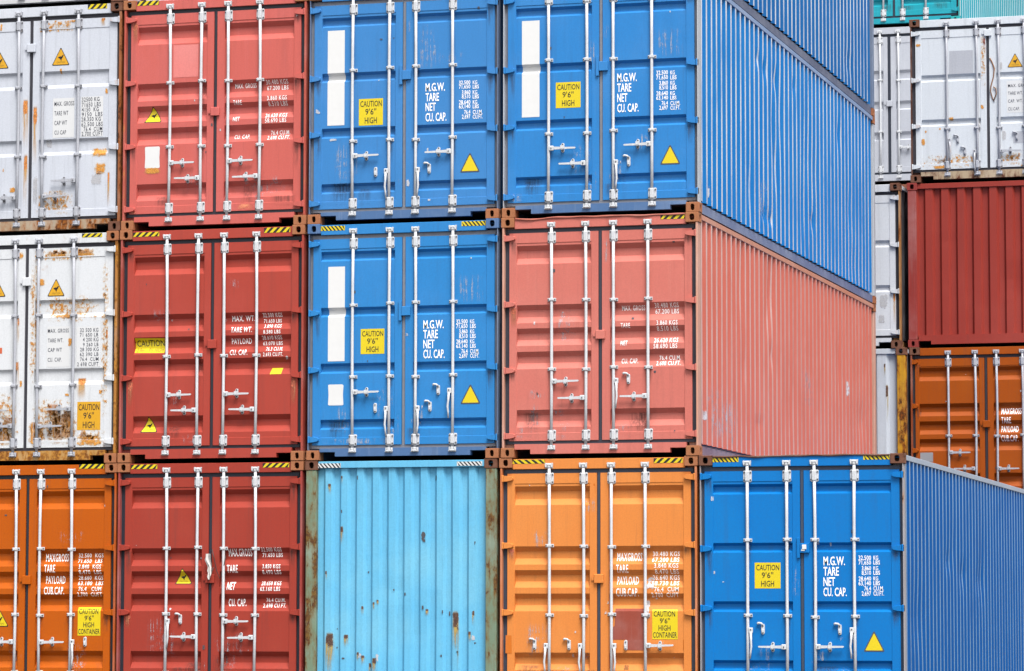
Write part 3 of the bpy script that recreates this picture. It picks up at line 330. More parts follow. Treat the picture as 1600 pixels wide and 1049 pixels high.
def m_handle(hw, d):
    mb = MB()
    mb.box(*((.012, .068) if d > 0 else (-.068, -.012)), -.028, .006, -.030, .030, 0, .006)
    mb.prism([(d*.066, -.018), (d*.066, .018), (d*.18, .012), (d*.335, .010), (d*.345, 0), (d*.335, -.010), (d*.18, -.014)][::d], -.030, -.012, 0)
    bolt(mb, d*.04, 0, -.028)
    return mb.mesh('door_handle', [hw, M_BOLT])
def m_hang(hw, d):
    mb = MB()
    mb.box(*((.012, .062) if d > 0 else (-.062, -.012)), -.028, .006, -.032, .032, 0, .006)
    x = d*.040
    mb.tube([(x, -.02, -.02), (x+.004*d, -.022, -.12), (x+.010*d, -.026, -.19), (x+.003*d, -.022, -.25), (x-.003*d, -.02, -.33)], [.016, .013, .013, .011, .010], 8)
    bolt(mb, d*.038, .008, -.028)
    return mb.mesh('door_handle', [hw, M_BOLT])
def pill(cx, cz, w, h, n=6):
    r = w/2; p = []
    for k in range(n+1): a = math.pi*k/n; p.append((cx+r*math.cos(a), cz+h/2-r+r*math.sin(a)))
    for k in range(n+1): a = math.pi+math.pi*k/n; p.append((cx+r*math.cos(a), cz-h/2+r+r*math.sin(a)))
    return p
def m_retainer(hw):
    mb = MB()
    mb.prism(pill(0, 0, .040, .118), .012, .022, 0, .003)
    mb.box(-.018, .018, -.040, .014, -.028, -.014, 0); mb.box(-.018, .018, -.040, -.030, -.028, .024, 0)
    bolt(mb, 0, .042, .012, .009); bolt(mb, 0, -.042, .012, .009)
    return mb.mesh('handle_retainer', [hw, M_BOLT])
def m_latch(hw, hook):
    mb = MB()
    mb.prism(pill(0, 0, .042, .125), -.012, .004, 0, .004)
    mb.box(-.012, .012, -.030, -.012, -.04, .0, 0, .003)
    bolt(mb, 0, .036, -.012, .008); bolt(mb, 0, -.042, -.012, .008)
    if hook: mb.tube([(0, -.016, .05), (-.02, -.022, .068), (-.05, -.02, .072), (-.062, -.016, .062)], [.014, .013, .014, .016], 7)
    return mb.mesh('handle_latch', [hw, M_BOLT])
_hw = {}
def hwset(hw):
    if hw.name not in _hw:
        _hw[hw.name] = dict(end=m_end_guide(hw), mid=m_mid_guide(hw), cam1=m_cam(hw, True), cam0=m_cam(hw, False), H1=m_handle(hw, 1), Hm=m_handle(hw, -1),
                            V1=m_hang(hw, 1), Vm=m_hang(hw, -1), ret=m_retainer(hw), L0=m_latch(hw, 0), L1=m_latch(hw, 1))
    return _hw[hw.name]

def oval(n, w, h):
    "rounded slot outline, clockwise from the right"
    return [(w/2*math.copysign(abs(math.cos(TAU*k/n))**.6, math.cos(TAU*k/n)), h/2*math.copysign(abs(math.sin(TAU*k/n))**.75, math.sin(TAU*k/n))) for k in range(n)]

def m_casting(mat, left, top):
    """hollow cast corner block 162 x 178 x 118 mm with an oval hole in its front and outer side; origin at its outer lower front corner"""
    mb = MB(); W, D, Hh = .162, .178, .118; n = 16
    def holed(fn, w, h, hw_, hh, depth):
        pts = oval(n, hw_, hh); ring = []; inn = []; outer = []
        for k, (a, b) in enumerate(pts):
            ring.append(mb.bm.verts.new(fn(a, b, 0))); inn.append(mb.bm.verts.new(fn(a*.96, b*.96, depth)))
            c, s_ = math.cos(TAU*k/n), math.sin(TAU*k/n); m = max(abs(c), abs(s_))
            outer.append(mb.bm.verts.new(fn((w/2-.004)*c/m, (h/2-.004)*s_/m, 0)))
        for k in range(n):
            j = (k+1) % n
            mb.face([outer[k], outer[j], ring[j], ring[k]]); mb.face([ring[k], ring[j], inn[j], inn[k]])
    holed(lambda a, b, d: (W/2+a, d, Hh/2+b), W, Hh, .062 if top else .050, .078, .03)
    sx = 0 if left else W
    holed(lambda a, b, d: (sx+(d if left else -d), D/2+a, Hh/2+b), D, Hh, .066 if top else .052, .078, .03)
    # remaining sides with a 4 mm chamfer round the holed faces
    e = .004
    def quad(*p): mb.face([mb.bm.verts.new(q) for q in p])
    ox, ix = (0, W) if left else (W, 0); s_ = 1 if left else -1
    quad((0+e, 0, 0+e), (W-e, 0, e), (W-e, e, 0), (e, e, 0)); quad((e, 0, Hh-e), (W-e, 0, Hh-e), (W-e, e, Hh), (e, e, Hh))
    quad((ox+s_*e, 0, e), (ox, e, e), (ox, e, Hh-e), (ox+s_*e, 0, Hh-e)); quad((ix-s_*e, 0, e), (ix, e, e), (ix, e, Hh-e), (ix-s_*e, 0, Hh-e))
    quad((ox, e, e), (ox+s_*e, e, 0), (ox+s_*e, D-e, 0), (ox, D-e, e)); quad((ox, e, Hh-e), (ox+s_*e, e, Hh), (ox+s_*e, D-e, Hh), (ox, D-e, Hh-e))
    quad((ix, e, e), (ix, D, e), (ix, D, Hh-e), (ix, e, Hh-e))
    quad((e, e, 0), (W-e, e, 0), (W-e, D, 0), (e, D, 0)); quad((e, e, Hh), (W-e, e, Hh), (W-e, D, Hh), (e, D, Hh))
    quad((0, D-e, e), (W, D-e, e), (W, D-e, Hh-e), (0, D-e, Hh-e))
    quad((ix-s_*e, e, 0), (ix, e, e), (ix, D, e), (ix-s_*e, D, 0)); quad((ix-s_*e, e, Hh), (ix, e, Hh-e), (ix, D, Hh-e), (ix-s_*e, D, Hh))
    return mb.mesh('corner_casting', [mat], True)
_cast = {}
def casting(mat, left, top):
    k = (mat.name, left, top)
    if k not in _cast: _cast[k] = m_casting(mat, left, top)
    return _cast[k]

# ------------------------------------------------------------------ the container
W = 2.438
TYPES = {
 'R': dict(bands=[(2.555, 2.33), (1.838, 1.62), (1.555, 1.345), (1.275, 1.065), (.575, .365)], st=.060, sb=.075, dep=.050, post=.038, dx=.093, px=.182, pl=1.113, dl=1.199, dr=1.244, pr=1.344,
           hz=(2.647, 1.846, 1.048, .261), mids=(1.835, 1.02), g=.003),
 'B': dict(bands=[(2.555, 2.435), (1.866, 1.752), (1.182, 1.058), (.495, .372)], st=.032, sb=.030, dep=.044, post=.022, dx=.062, px=.161, pl=1.114, dl=1.202, dr=1.248, pr=1.348,
           hz=(2.647, 1.798, 1.10, .251), mids=(1.894, 1.007), g=.003),
 'W': dict(bands=[(2.055, 1.835), (1.190, .985)], st=.03, sb=.045, dep=.030, post=.046, dx=.086, px=.19, pl=1.07, dl=1.165, dr=1.212, pr=1.30,
           hz=(2.67, 1.87, 1.06, .27), mids=(1.86, .98), g=.003),
 'W8': dict(bands=[(1.70, 1.59), (.995, .885)], st=.03, sb=.03, dep=.030, post=.032, dx=.088, px=.177, pl=1.113, dl=1.205, dr=1.251, pr=1.355,
           hz=(2.36, 1.62, .89, .25), mids=(.83,), g=.003),
 'R8': dict(bands=[(2.27, 2.06), (1.706, 1.51), (1.431, 1.225), (1.154, .965), (.614, .41)], st=.056, sb=.07, dep=.050, post=.04, dx=.047+.035, px=.141, pl=1.084, dl=1.163, dr=1.211, pr=1.301,
           hz=(2.36, 1.67, .975, .25), mids=(1.195,), g=.003),
 'G': dict(bands=[(2.09, 1.90), (1.518, 1.35), (.95, .79)], st=.05, sb=.03, dep=.035, post=.045, dx=.086, px=.18, pl=1.112, dl=1.19, dr=1.247, pr=1.342,
           hz=(2.647, 1.846, 1.048, .261), mids=(1.90, .95), g=.003),
}
YF, YP = .046, .052
def corr_profile(n_len, pitch=.278):
    "side wall section: list of (y, inset) along the container"
    p = []; y = .17; 
    while y < n_len-.17-pitch:
        p += [(y, 0), (y+.074, 0), (y+.142, .036), (y+.210, .036)]; y += pitch
    p.append((y, 0)); return p
def wedge_hinge(side, z, x0, x1, bodymat, parent):
    "tapered hinge blade with its knuckle; side -1 = left post, +1 = right post"
    X = (lambda x: x) if side < 0 else (lambda x: W-x)
    mb = MB()
    pts = [(x0+.012, -.037), (x0+.06, -.036), (x1-.012, -.024), (x1, -.012), (x1, .014), (x1-.014, .026), (x0+.06, .036), (x0+.012, .037)]
    pts = [(X(a), b+z) for a, b in pts]
    mb.prism(pts, .010, YP, 0, .007)
    a, b = sorted((X(x0-.012), X(x0+.014)))
    mb.box(a, b, .004, .05, z-.042, z+.042, 0, .006)
    return mb.build('hinge', bodymat, parent)

def build_container(cid, sp):
    c = C[cid]; H = c['h']-.002; L = sp.get('len', 12.192); T = sp['type']
    root = thing('shipping_container', sp['label'], 'container', (c['x0'], c['y0'], c['z0']), sp['group'])
    body = sp['col']
    kw = dict(streak=sp.get('streak', .3), fade_amt=sp.get('fade_amt', .45), rust=sp.get('rust', .06), lowrust=sp.get('lowrust', .0), chips=sp.get('chips', 0), grime=sp.get('grime', .26), H=H)
    if 'rustcol' in sp: kw['rustcol'] = sp['rustcol']
    mb_ = paint(cid+'_paint', body, fade=sp.get('fade'), **kw)
    mbar = paint(cid+'_frame', sp.get('fcol', body), fade=sp.get('ffade'), streak=.45, fade_amt=.6, rust=sp.get('frust', .22), lowrust=0, H=H, rustcol=sp.get('frustcol'), rough=.5, bump=.2)
    mpost = paint(cid+'_post', sp.get('postcol', sp.get('fcol', body)), streak=.5, rust=sp.get('prust', sp.get('frust', .2)), rustcol=sp.get('prustcol', sp.get('frustcol')), rough=.5, bump=.2)
    mhin = paint(cid+'_hinge', body, streak=.3, rust=.40, rustcol=RUSTW, rough=.5) if sp.get('hmat') == 'rusty' else mb_
    mrail = paint(cid+'_rail', sp.get('railcol', body), streak=.3, rust=sp.get('rrust', .05), rough=.45)
    mgas = flat(cid+'_gasket', sp.get('gas', S(34, 36, 48)), .6, .3)
    hw = sp.get('hw', M_HWW); hs = hwset(hw)
    mc = sp.get('cast', M_CAST); mct = sp.get('castt', mc)
    if mc == 'body': mc = mbar
    if mct == 'body': mct = mbar
    short = sp.get('plain', False)
    # corner castings
    for left in (True, False):
        for top in (True, False):
            put('corner_casting', casting(mct if top else mc, left, top), root, (0 if left else W-.162, 0, H-.118 if top else 0))
            o = put('corner_casting', casting(mct if top else mc, left, top), root, (0 if left else W-.162, L, H-.118 if top else 0)); o.scale = (1, -1, 1)
    # structure
    g = TYPES.get(T, TYPES['R']); pw = g['post']
    for s_ in (-1, 1):
        X = (lambda a, b: (a, b)) if s_ < 0 else (lambda a, b: (W-b, W-a))
        mb = MB()
        if T == 'E':
            a, b = X(.010, .146); mb.box(a, b, .006, .16, .118, H-.118, 0, .008)
        else:
            a, b = X(.012, pw); mb.box(a, b, .006, .095, .118, H-.118, 0, .004)
            a, b = X(.012, .14); mb.box(a, b, .095, .16, .118, H-.118)
        mb.build('corner_post', mpost, root)
        mb = MB(); a, b = X(.006, .15); mb.box(a, b, L-.16, L-.006, .118, H-.118, 0, .006); mb.build('corner_post', mpost, root)
        mb = MB(); a, b = X(.006, .066); mb.box(a, b, .178, L-.178, H-.075, H-.012, 0, .004); mb.build('top_rail', mrail, root)
        mb = MB(); a, b = X(.030, .07); mb.box(a, b, .178, L-.178, .014, .122); a2, b2 = X(.062, .12); mb.box(a2, b2, .178, L-.178, .020, .165); mb.build('bottom_rail', sp.get('brail') or mbar, root)
        # side wall
        mb = MB(); prof = corr_profile(L)
        zs = [.150]+[.15+(H-.2-.15)*k/18 for k in range(1, 18)]+[H-.06] if sp.get('side') else [.150, H-.06]
        r2 = random.Random(sum(map(ord, cid))*3+1)
        dents = [(r2.uniform(.5, L-.8), r2.uniform(.3, H-.5), r2.uniform(.12, .5), r2.uniform(.12, .5), r2.uniform(.006, .018)) for _ in range(sp.get('dents', 0))]+sp.get('dentlist', [])
        wav = [(r2.uniform(.4, 2.2), r2.uniform(.4, 1.6), r2.uniform(0, 6), r2.uniform(.0004, .0012)) for _ in range(5)] if sp.get('side') else []
        def fx(i, z):
            y, ins = prof[i]
            d = ins+.012+sum(a_*math.exp(-((y-y0)/sy)**2-((z-z0)/sz)**2) for y0, z0, sy, sz, a_ in dents)
            dy = sum(a_*1.6*math.sin(y*ky*5+z*kz*2+ph) for ky, kz, ph, a_ in wav)
            return (d if s_ < 0 else W-d, y+dy, z)
        if sp.get('dentlist') and s_ > 0: zs = sorted(zs+[z_+q for _, z_, _, sz_, _ in sp['dentlist'] for q in (-sz_, -.5*sz_, 0, .5*sz_, sz_) if .2 < z_+q < H-.1])
        mb.grid(list(range(len(prof))), zs, fx)
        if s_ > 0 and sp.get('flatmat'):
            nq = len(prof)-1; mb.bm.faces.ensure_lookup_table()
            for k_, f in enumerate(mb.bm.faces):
                if (k_ % nq) % 4 == 0: f.material_index = 1  # outer flats take the painted sheen
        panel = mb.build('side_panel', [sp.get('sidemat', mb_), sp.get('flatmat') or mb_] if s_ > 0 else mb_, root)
        if s_ > 0:
            for kind, ya, yb, za, zb in sp.get('sidewear', ()):
                def sx(y):
                    for (p0, q0), (p1, q1) in zip(prof, prof[1:]):
                        if p0 <= y <= p1: return W-.012-(q0+(q1-q0)*(y-p0)/(p1-p0))+.004
                    return W-.008
                ys = sorted(set([ya, yb]+[ya+(yb-ya)*k/4 for k in range(1, 4)]+[p[0] for p in prof if ya < p[0] < yb]))
                mb = MB(); mb.grid(ys, [za, (za+zb)/2, zb], lambda y, z: (sx(y), y, z), 0, True)
                mb.build(WEARNAME[kind], WEARMAT[kind], panel, fixn=False)
    hz0 = 2.758 if H > 2.7 else 2.459
    if T == 'E': hz0 = H-.095
    mb = MB(); mb.box(.162, W-.162, sp.get('hy', .030), .12, hz0, H-.014, 0, .004); mb.build('door_header' if T != 'E' else 'end_header', mb_ if not sp.get('hframe') else mbar, root)
    st_ = .163 if T[0] != 'B' else .143
    if T == 'E': st_ = sp.get('sill', .2)
    mb = MB()
    mb.prism([(.162, .10), (.36, .10), (.36, .045), (W-.36, .045), (W-.36, .10), (W-.162, .10), (W-.162, st_), (.162, st_)], .030, .12)
    mb.build('door_sill' if T != 'E' else 'end_sill', mbar if sp.get('sillframe') else mb_, root)
    mb = MB(); mb.box(.07, W-.07, .18, L-.18, .10, .16); mb.build('floor_pan', M_UNDER, root)
    mb = MB(); mb.box(.066, W-.066, .12, L-.12, H-.05, H-.03); mb.build('roof_panel', mb_, root)
    mb = MB(); n = 13
    xs = []; 
    for k in range(n): xs += [(.15+k*.165, 0), (.15+k*.165+.05, 0), (.15+k*.165+.08, .03), (.15+k*.165+.135, .03)]
    mb.grid(list(range(len(xs))), [.12, H-.1], lambda i, z: (xs[i][0], L-.05-xs[i][1], z)); mb.build('rear_panel', mb_, root)
    mb = MB(); mb.box(.162, W-.162, L-.12, L-.03, H-.13, H-.014); mb.build('rear_header', mb_, root)
    mb = MB(); mb.box(.162, W-.162, L-.12, L-.03, .03, .16); mb.build('rear_sill', mbar, root)

    parts = {}
    if T == 'E':   # closed corrugated end wall
        ribs = sp['ribs']; webx = sp.get('web', .034); dep = sp.get('dep', .045); y0 = .045
        pts = [(.10, y0+dep)]
        for a, b in ribs: pts += [(a-webx, y0+dep), (a, y0), (b, y0), (b+webx, y0+dep)]
        pts.append((W-.10, y0+dep)); pts = [p for p in pts if .09 <= p[0] <= W-.09]
        def surf(x, z, pts=tuple(pts)):
            for (xa, ya), (xb, yb) in zip(pts, pts[1:]):
                if xa <= x <= xb: return ya+(yb-ya)*((x-xa)/(xb-xa) if xb > xa else 0)
            return y0+dep
        mb = MB(); zs = [sp.get('sill', .2)-.03]+[.25+(H-.4)*k/14 for k in range(14)]+[hz0+.02]
        r2 = random.Random(hash(len(cid))+ord(cid[0])); dn = [(r2.uniform(.4, 2.), r2.uniform(.3, 2.3), r2.uniform(.08, .25), r2.uniform(.1, .4), r2.uniform(.004, .012)) for _ in range(8)]
        mb.grid([p[0] for p in pts], zs, lambda x, z: (x, surf(x, z)+sum(a_*math.exp(-((x-x0)/sx)**2-((z-z0)/sz)**2) for x0, z0, sx, sz, a_ in dn), z))
        panel = mb.build('end_panel', mb_, root)
        parts['end'] = (panel, surf, [], [p[0] for p in pts], .014)
    else:
        bz = []
        for zt, zb in g['bands']: bz += [zt, zt-g['st'], zb+g['sb'], zb]
        def prof_z(z):
            for zt, zb in g['bands']:
                if zb < z < zt:
                    return g['dep']*min(1, (zt-z)/g['st'], (z-zb)/g['sb'])
            return 0.
        zt_ = hz0-.05; zb_ = st_+.04
        pz0, pz1 = zb_+.09, zt_-.12
        for s_, (xa, xb, pa, pb) in ((-1, (g['dx'], g['dl'], g['px'], g['pl'])), (1, (g['dr'], W-g['dx'], g['pr'], W-g['px']))):
            def surf(x, z, pa=pa, pb=pb):
                if pa-1e-6 < x < pb+1e-6 and pz0-1e-6 < z < pz1+1e-6: return YP+prof_z(z)
                return YF
            mb = MB(); e = .004
            xs = [(xa, 0, 1), (xa, 0, 0), (pa, 0, 0), (pa+e, 1, 0), (pb-e, 1, 0), (pb, 0, 0), (xb, 0, 0), (xb, 0, 1)]
            zs = sorted([(zb_, 0, 1), (zb_, 0, 0), (pz0, 0, 0), (pz0+e, 1, 0), (pz1-e, 1, 0), (pz1, 0, 0), (zt_, 0, 0), (zt_, 0, 1)]+[(z, 1, 0) for z in bz], key=lambda q: (q[0], -q[2] if q[0] < 1 else q[2]))
            vs = []
            for z, zi, zr in zs:
                vs.append([mb.bm.verts.new((x, YF+.06 if (xr or zr) else (YP+prof_z(z) if (xi and zi) else YF), z)) for x, xi, xr in xs])
            for j in range(len(zs)-1):
                for i in range(len(xs)-1): mb.face([vs[j][i], vs[j][i+1], vs[j+1][i+1], vs[j+1][i]])
            door = mb.build('door', mb_, root, fixn=False)
            parts[s_] = (door, surf, bz+[pz0, pz1], [pa, pb], .012)
            for z in g['hz']: wedge_hinge(s_, z, pw+.002, g['px']-.01, mhin, door)
        # rubber seal round and between the doors
        for s_ in (-1, 1):
            a, b = (pw, g['dx']) if s_ < 0 else (W-g['dx'], W-pw)
            mb = MB(); mb.box(a, b, .072, .094, st_, hz0); mb.build('door_seal', mgas, parts[s_][0])
        mb = MB(); mb.box(g['dl'], g['dr'], .056, .09, zb_-.02, zt_+.02, 0, .008); mb.build('door_seal', mgas, parts[1][0])
        mb = MB(); mb.box(pw+.03, W-pw-.03, .058, .094, zt_+.002, hz0-.001); mb.build('door_seal', mgas, root)
        mb = MB(); mb.box(pw+.03, W-pw-.03, .058, .094, st_+.001, zb_-.002); mb.build('door_seal', mgas, root)
        # the lock plate that ties the two doors
        if sp.get('lock') == 'B':
            mb = MB(); mb.box(1.205, 1.315, .016, .045, 1.745, 1.858, 0, .004); lock = mb.build('lock_plate', mb_, root)
            mb = MB(); mb.box(1.168, 1.203, .022, .045, 1.685, 1.925, 0, .003); mb.build('lock_bar', mb_, root)
            if sp.get('seal'):
                mb = MB(); mb.box(1.232, 1.282, .004, .0155, 1.785, 1.84, 0, .003); mb.box(1.222, 1.262, .010, .0155, 1.768, 1.785); mb.build('lock_seal', M_WHITE, lock)
        elif sp.get('lock'):
            z = sp['lock']; xc = (g['dl']+g['dr'])/2
            mb = MB(); mb.box(xc-.052, xc+.062, .014, .045, z-.054, z+.054, 0, .006); mb.box(xc-.085, xc-.054, .03, .045, z-.02, z+.02); mb.build('lock_plate', mb_, root)
        # locking bars
        rods = RODS[cid]; yr = .024
        ztop, zbot = hz0+.052, .104
        bars = []
        for i, x in enumerate(rods):
            mb = MB(); r2 = random.Random(i+ord(cid[0])*7)
            bend = r2.choice((0, .003, .006, -.007, .010))
            k = [0, .25, .5, .75, 1]
            mb.tube([(bend*math.sin(math.pi*q), 0, zbot+(ztop-zbot)*q) for q in k], .0185, 10)
            bar = mb.build('locking_bar', hw, root, (x, yr, 0)); bars.append(bar)
            put('bar_guide', hs['end'], bar, (0, 0, zt_-.062)); put('bar_guide', hs['end'], bar, (0, 0, zb_+.058))
            for z in g['mids']: put('bar_guide', hs['mid'], bar, (0, 0, z+r2.uniform(-.012, .012)))
            put('bar_cam', hs['cam1'], bar, (0, 0, ztop-.012)); put('bar_cam', hs['cam0'], bar, (0, 0, zbot+.012))
        for it in HW.get(cid, ()):
            if it[0] == 'H':
                b = bars[it[1]]; d = it[3]
                o = put('door_handle', hs['H1' if d > 0 else 'Hm'], b, (0, 0, it[2])); o.rotation_euler.y = rnd.uniform(-.015, .015)
                put('handle_retainer', hs['ret'], b, (d*.175, 0, it[2]+rnd.uniform(-.004, .008)))
            elif it[0] == 'V':
                b = bars[it[1]]; d = it[4]
                o = put('door_handle', hs['V1' if d > 0 else 'Vm'], b, (0, 0, it[2]-.03)); o.rotation_euler.y = rnd.uniform(-.03, .03)
            else:
                s_ = -1 if it[1] < 1.22 else 1; door, surf = parts[s_][:2]
                put('handle_latch', hs['L1' if it[3] else 'L0'], door, (it[1], surf(it[1], it[2])-.004, it[2]))
    def host(x):
        if 'end' in parts: return parts['end']
        return parts[-1] if x < (TYPES[T]['dl']+TYPES[T]['dr'])/2 else parts[1]
    # lettering: one mesh of headings and one of figures
    for part_of in (0, 1):
        rows = [r for r in TXT.get(cid, ()) if (part_of == 0) == (r[0].replace('.', '').replace(' ', '').isalpha() and r[2]-r[1] > 0 and r[1] < 1.82 and r[0] not in ('KG', 'LBS', 'CU.M.', 'CU.FT.'))]
        if not rows: continue
        mb = MB()
        for s_, x0, x1, z0, z1, col in rows:
            big = z1-z0 > .075
            add_text(mb, s_, x0, x1, z0, z1, 0, bold=.015 if big else (.008 if T[0] != 'W' else .006), space=1.0 if T[0] == 'B' else 1.12)
        door, surf, br, vb, _ = host(rows[0][1])
        conform(mb, br, surf, .0032)
        mb.build('weight_lettering', M_LETW if rows[0][5] == 'white' else M_LETK, door, fixn=False)
    # stickers and painted patches
    for kind, x0, x1, z0, z1, k in STK.get(cid, ()):
        door, surf, br, vb, _ = host((x0+x1)/2)
        mb = MB(); w, h = x1-x0, z1-z0
        P = lambda u, v: (x0+w*u, z0+h*v)
        def poly(pts, mi, y=0.): mb.face([mb.bm.verts.new((*(lambda q: (q[0], y, q[1]))(P(*p)),)) for p in pts], mi)
        def T_(s_, u0, u1, v0, v1, mi, y=-.0015, sl=0): add_text(mb, s_, x0+w*u0, x0+w*u1, z0+h*v0, z0+h*v1, mi, y, sl)
        R4 = [(0, 0), (1, 0), (1, 1), (0, 1)]
        lift = .002; name = 'sticker'
        if kind == 'caution3':
            name = 'caution_sticker'; poly(R4, 0); T_('CAUTION', .06, .95, .70, .92, 1); T_("9'6''", .27, .72, .40, .63, 1); T_('HIGH', .25, .75, .07, .30, 1); mats = [M_YEL if not k.get('d') else M_AMB, M_BLK]
            if cid == 'a1': mats = [M_AMB, M_BLK]
        elif kind == 'caution4':
            name = 'caution_sticker'; poly(R4, 0); T_('CAUTION', .06, .90, .76, .95, 1); T_("9'6''", .30, .70, .53, .71, 1); T_('HIGH', .25, .72, .29, .47, 1); T_('CONTAINER', .03, .97, .05, .24, 1); mats = [M_YEL, M_BLK]
        elif kind == 'caution2':
            name = 'caution_sticker'; poly([(0, .04), (1, 0), (1, .96), (.0, 1)], 0); T_('CAUTION', .05, .97, .46, .87, 1); T_('2.9m', .05, .30, .08, .34, 2, sl=.2); T_('9½ HIGH', .44, .93, .06, .36, 2, sl=.2); mats = [M_YEL, M_BLK, M_DUL]
        elif kind == 'warn':
            name = 'warning_triangle'
            def tri(s_, mi, y):
                cx, cz = .5, .36; pts = []
                for vx, vz in ((0, 0), (1, 0), (.5, 1)):
                    a = (cx+(vx-cx)*s_, cz+(vz-cz)*s_); pts.append(a)
                out = []
                for i in range(3):
                    p, q, r_ = pts[i-1], pts[i], pts[(i+1) % 3]
                    out += [(q[0]+(p[0]-q[0])*.05, q[1]+(p[1]-q[1])*.05), (q[0]+(r_[0]-q[0])*.05, q[1]+(r_[1]-q[1])*.05)]
                poly(out, mi, y)
            tri(1.0, 1, 0.); tri(.88, 0, -.0012)
            for pts in ([(.34, .44), (.45, .36), (.55, .36), (.56, .46), (.47, .50)], [(.52, .46), (.60, .56), (.67, .57), (.60, .42), (.54, .36)], [(.46, .36), (.53, .24), (.56, .38)]): poly(pts, 1, -.0024)
            T_('CAUTION', .28, .74, .13, .22, 2, -.0024); mats = [M_AMB if T[0] == 'W' else M_YEL, M_BLK, M_DUL]
        elif kind == 'tri':
            name = 'warning_triangle'
            def rt(s_, mi, y, rr=.10):
                cx, cz = .5, .36; base = [(cx+(vx-cx)*s_, cz+(vz-cz)*s_) for vx, vz in ((0, 0), (1, 0), (.5, 1.06))]; out = []
                for i in range(3):
                    p, q, r_ = base[i-1], base[i], base[(i+1) % 3]
                    a = (q[0]+(p[0]-q[0])*rr, q[1]+(p[1]-q[1])*rr); b = (q[0]+(r_[0]-q[0])*rr, q[1]+(r_[1]-q[1])*rr)
                    for t_ in (0, .25, .5, .75, 1): out.append(((1-t_)**2*a[0]+2*t_*(1-t_)*q[0]+t_*t_*b[0], (1-t_)**2*a[1]+2*t_*(1-t_)*q[1]+t_*t_*b[1]))
                poly(out, mi, y)
            rt(1.03, 1, 0.); rt(.84, 0, -.0012, .07); mats = [M_YEL, M_GRY]
        elif kind == 'bar': name = 'white_patch'; poly(R4, 0); mats = [M_WHITE]
        elif kind == 'white': name = 'white_patch'; poly([(.0, .03), (.08, 0), (.92, 0), (1, .03), (.97, .5), (1, .95), (.93, 1), (.06, 1), (0, .96), (.03, .5)], 0); mats = [M_WHITE]
        elif kind == 'patch': name = 'label_ground'; poly(R4, 0); mats = [M_PATCHW]
        elif kind == 'pale': name = 'paint_patch'; poly(R4, 0); mats = [paint('pale_patch', S(255, 146, 140), streak=.15, fade_amt=.2)]
        elif kind == 'palegrey': name = 'paint_patch'; poly([(0, 0), (1, .02), (1, 1), (.03, 1)], 0); mats = [paint('grey_patch', S(205, 208, 218), streak=.3)]
        elif kind == 'brown': name = 'paint_patch'; poly([(0, 0), (1, 0), (1, 1), (.08, 1), (.06, .45), (0, .4)] if h > .2 else R4, 0); mats = [paint('brown_patch', S(176, 84, 66), streak=.2)]
        elif kind == 'touch': name = 'paint_patch'; poly([(0, .02), (1, 0), (.97, .98), (.02, 1)], 0); mats = [paint('touch_up', S(240, 132, 40), streak=.3)]
        elif kind == 'yellow': name = 'yellow_sticker'; poly([(0, 0), (.93, .02), (1, 1), (.10, 1)], 0); mats = [M_YEL]
        elif kind == 'label_orange': name = 'orange_sticker'; poly(R4, 0); mats = [M_ORG]
        else: name = 'notice_sticker'; poly(R4, 0); mats = [M_NOTE]
        if kind in ('patch',): lift = .0016
        conform(mb, br, surf, lift)
        mb.build(name, mats, door, fixn=False)
    # a rail lip knocked out of shape along the top of the header
    if sp.get('lip'):
        r2 = random.Random(ord(cid[0])+11); mb = MB(); n = 44
        xs = [.17+(W-.34)*k/n for k in range(n+1)]
        ph = [r2.uniform(0, 6) for _ in range(4)]
        wob = lambda x: .003*math.sin(x*3.1+ph[0])+.002*math.sin(x*9.+ph[1])+.0015*math.sin(x*21+ph[2])
        top = lambda x: H-.004+wob(x)-(sp['lip'][1]*math.exp(-((x-.42)/.13)**2)); bot = lambda x: top(x)-.020-.004*math.sin(x*14+ph[3])
        mb.grid(list(range(n+1)), [0, 1, 2, 3], lambda i, k: (xs[int(i)], (.018, .014, .022, .06)[int(k)]+.004*math.sin(xs[int(i)]*17), (bot(xs[int(i)]), (bot(xs[int(i)])+top(xs[int(i)]))/2, top(xs[int(i)]), top(xs[int(i)])-.004)[int(k)]))
        mb.build('header_lip', paint(cid+'_lip', sp['lip'][0], rust=.25, rough=.6), root)
    # hazard stripes on the header
    for x0, x1, z0, z1, kind in HAZ.get(cid, ()):
        mb = MB(); yy = sp.get('hy', .030)-.0015; hh = z1-z0
        def q4(pts, mi, y): mb.face([mb.bm.verts.new((a, y, b)) for a, b in pts], mi)
        q4([(x0, z0), (x1, z0), (x1, z1), (x0, z1)], 0, yy)
        d = 1 if kind == 'R' else -1
        pitch = .085 if kind in ('R', 'B2') else .049
        wd = pitch*.52; sl = (.060 if kind in ('R', 'B2') else .048)*d; x = x0-.1
        while x < x1+.1:
            pts = [(x, z0), (x+wd, z0), (x+wd+sl, z1), (x+sl, z1)]
            cl = [(min(max(a, x0), x1), b) for a, b in pts]
            if max(a for a, b in cl)-min(a for a, b in cl) > .008: q4(cl, 1, yy-.001)
            x += pitch
        mb.build('hazard_stripe', [M_BLK, M_YEL if kind != 'BW' else M_WHITE], root)
    # rust, chips and scuffs with outlines of their own
    wear_list = list(WEAR.get(cid, ()))
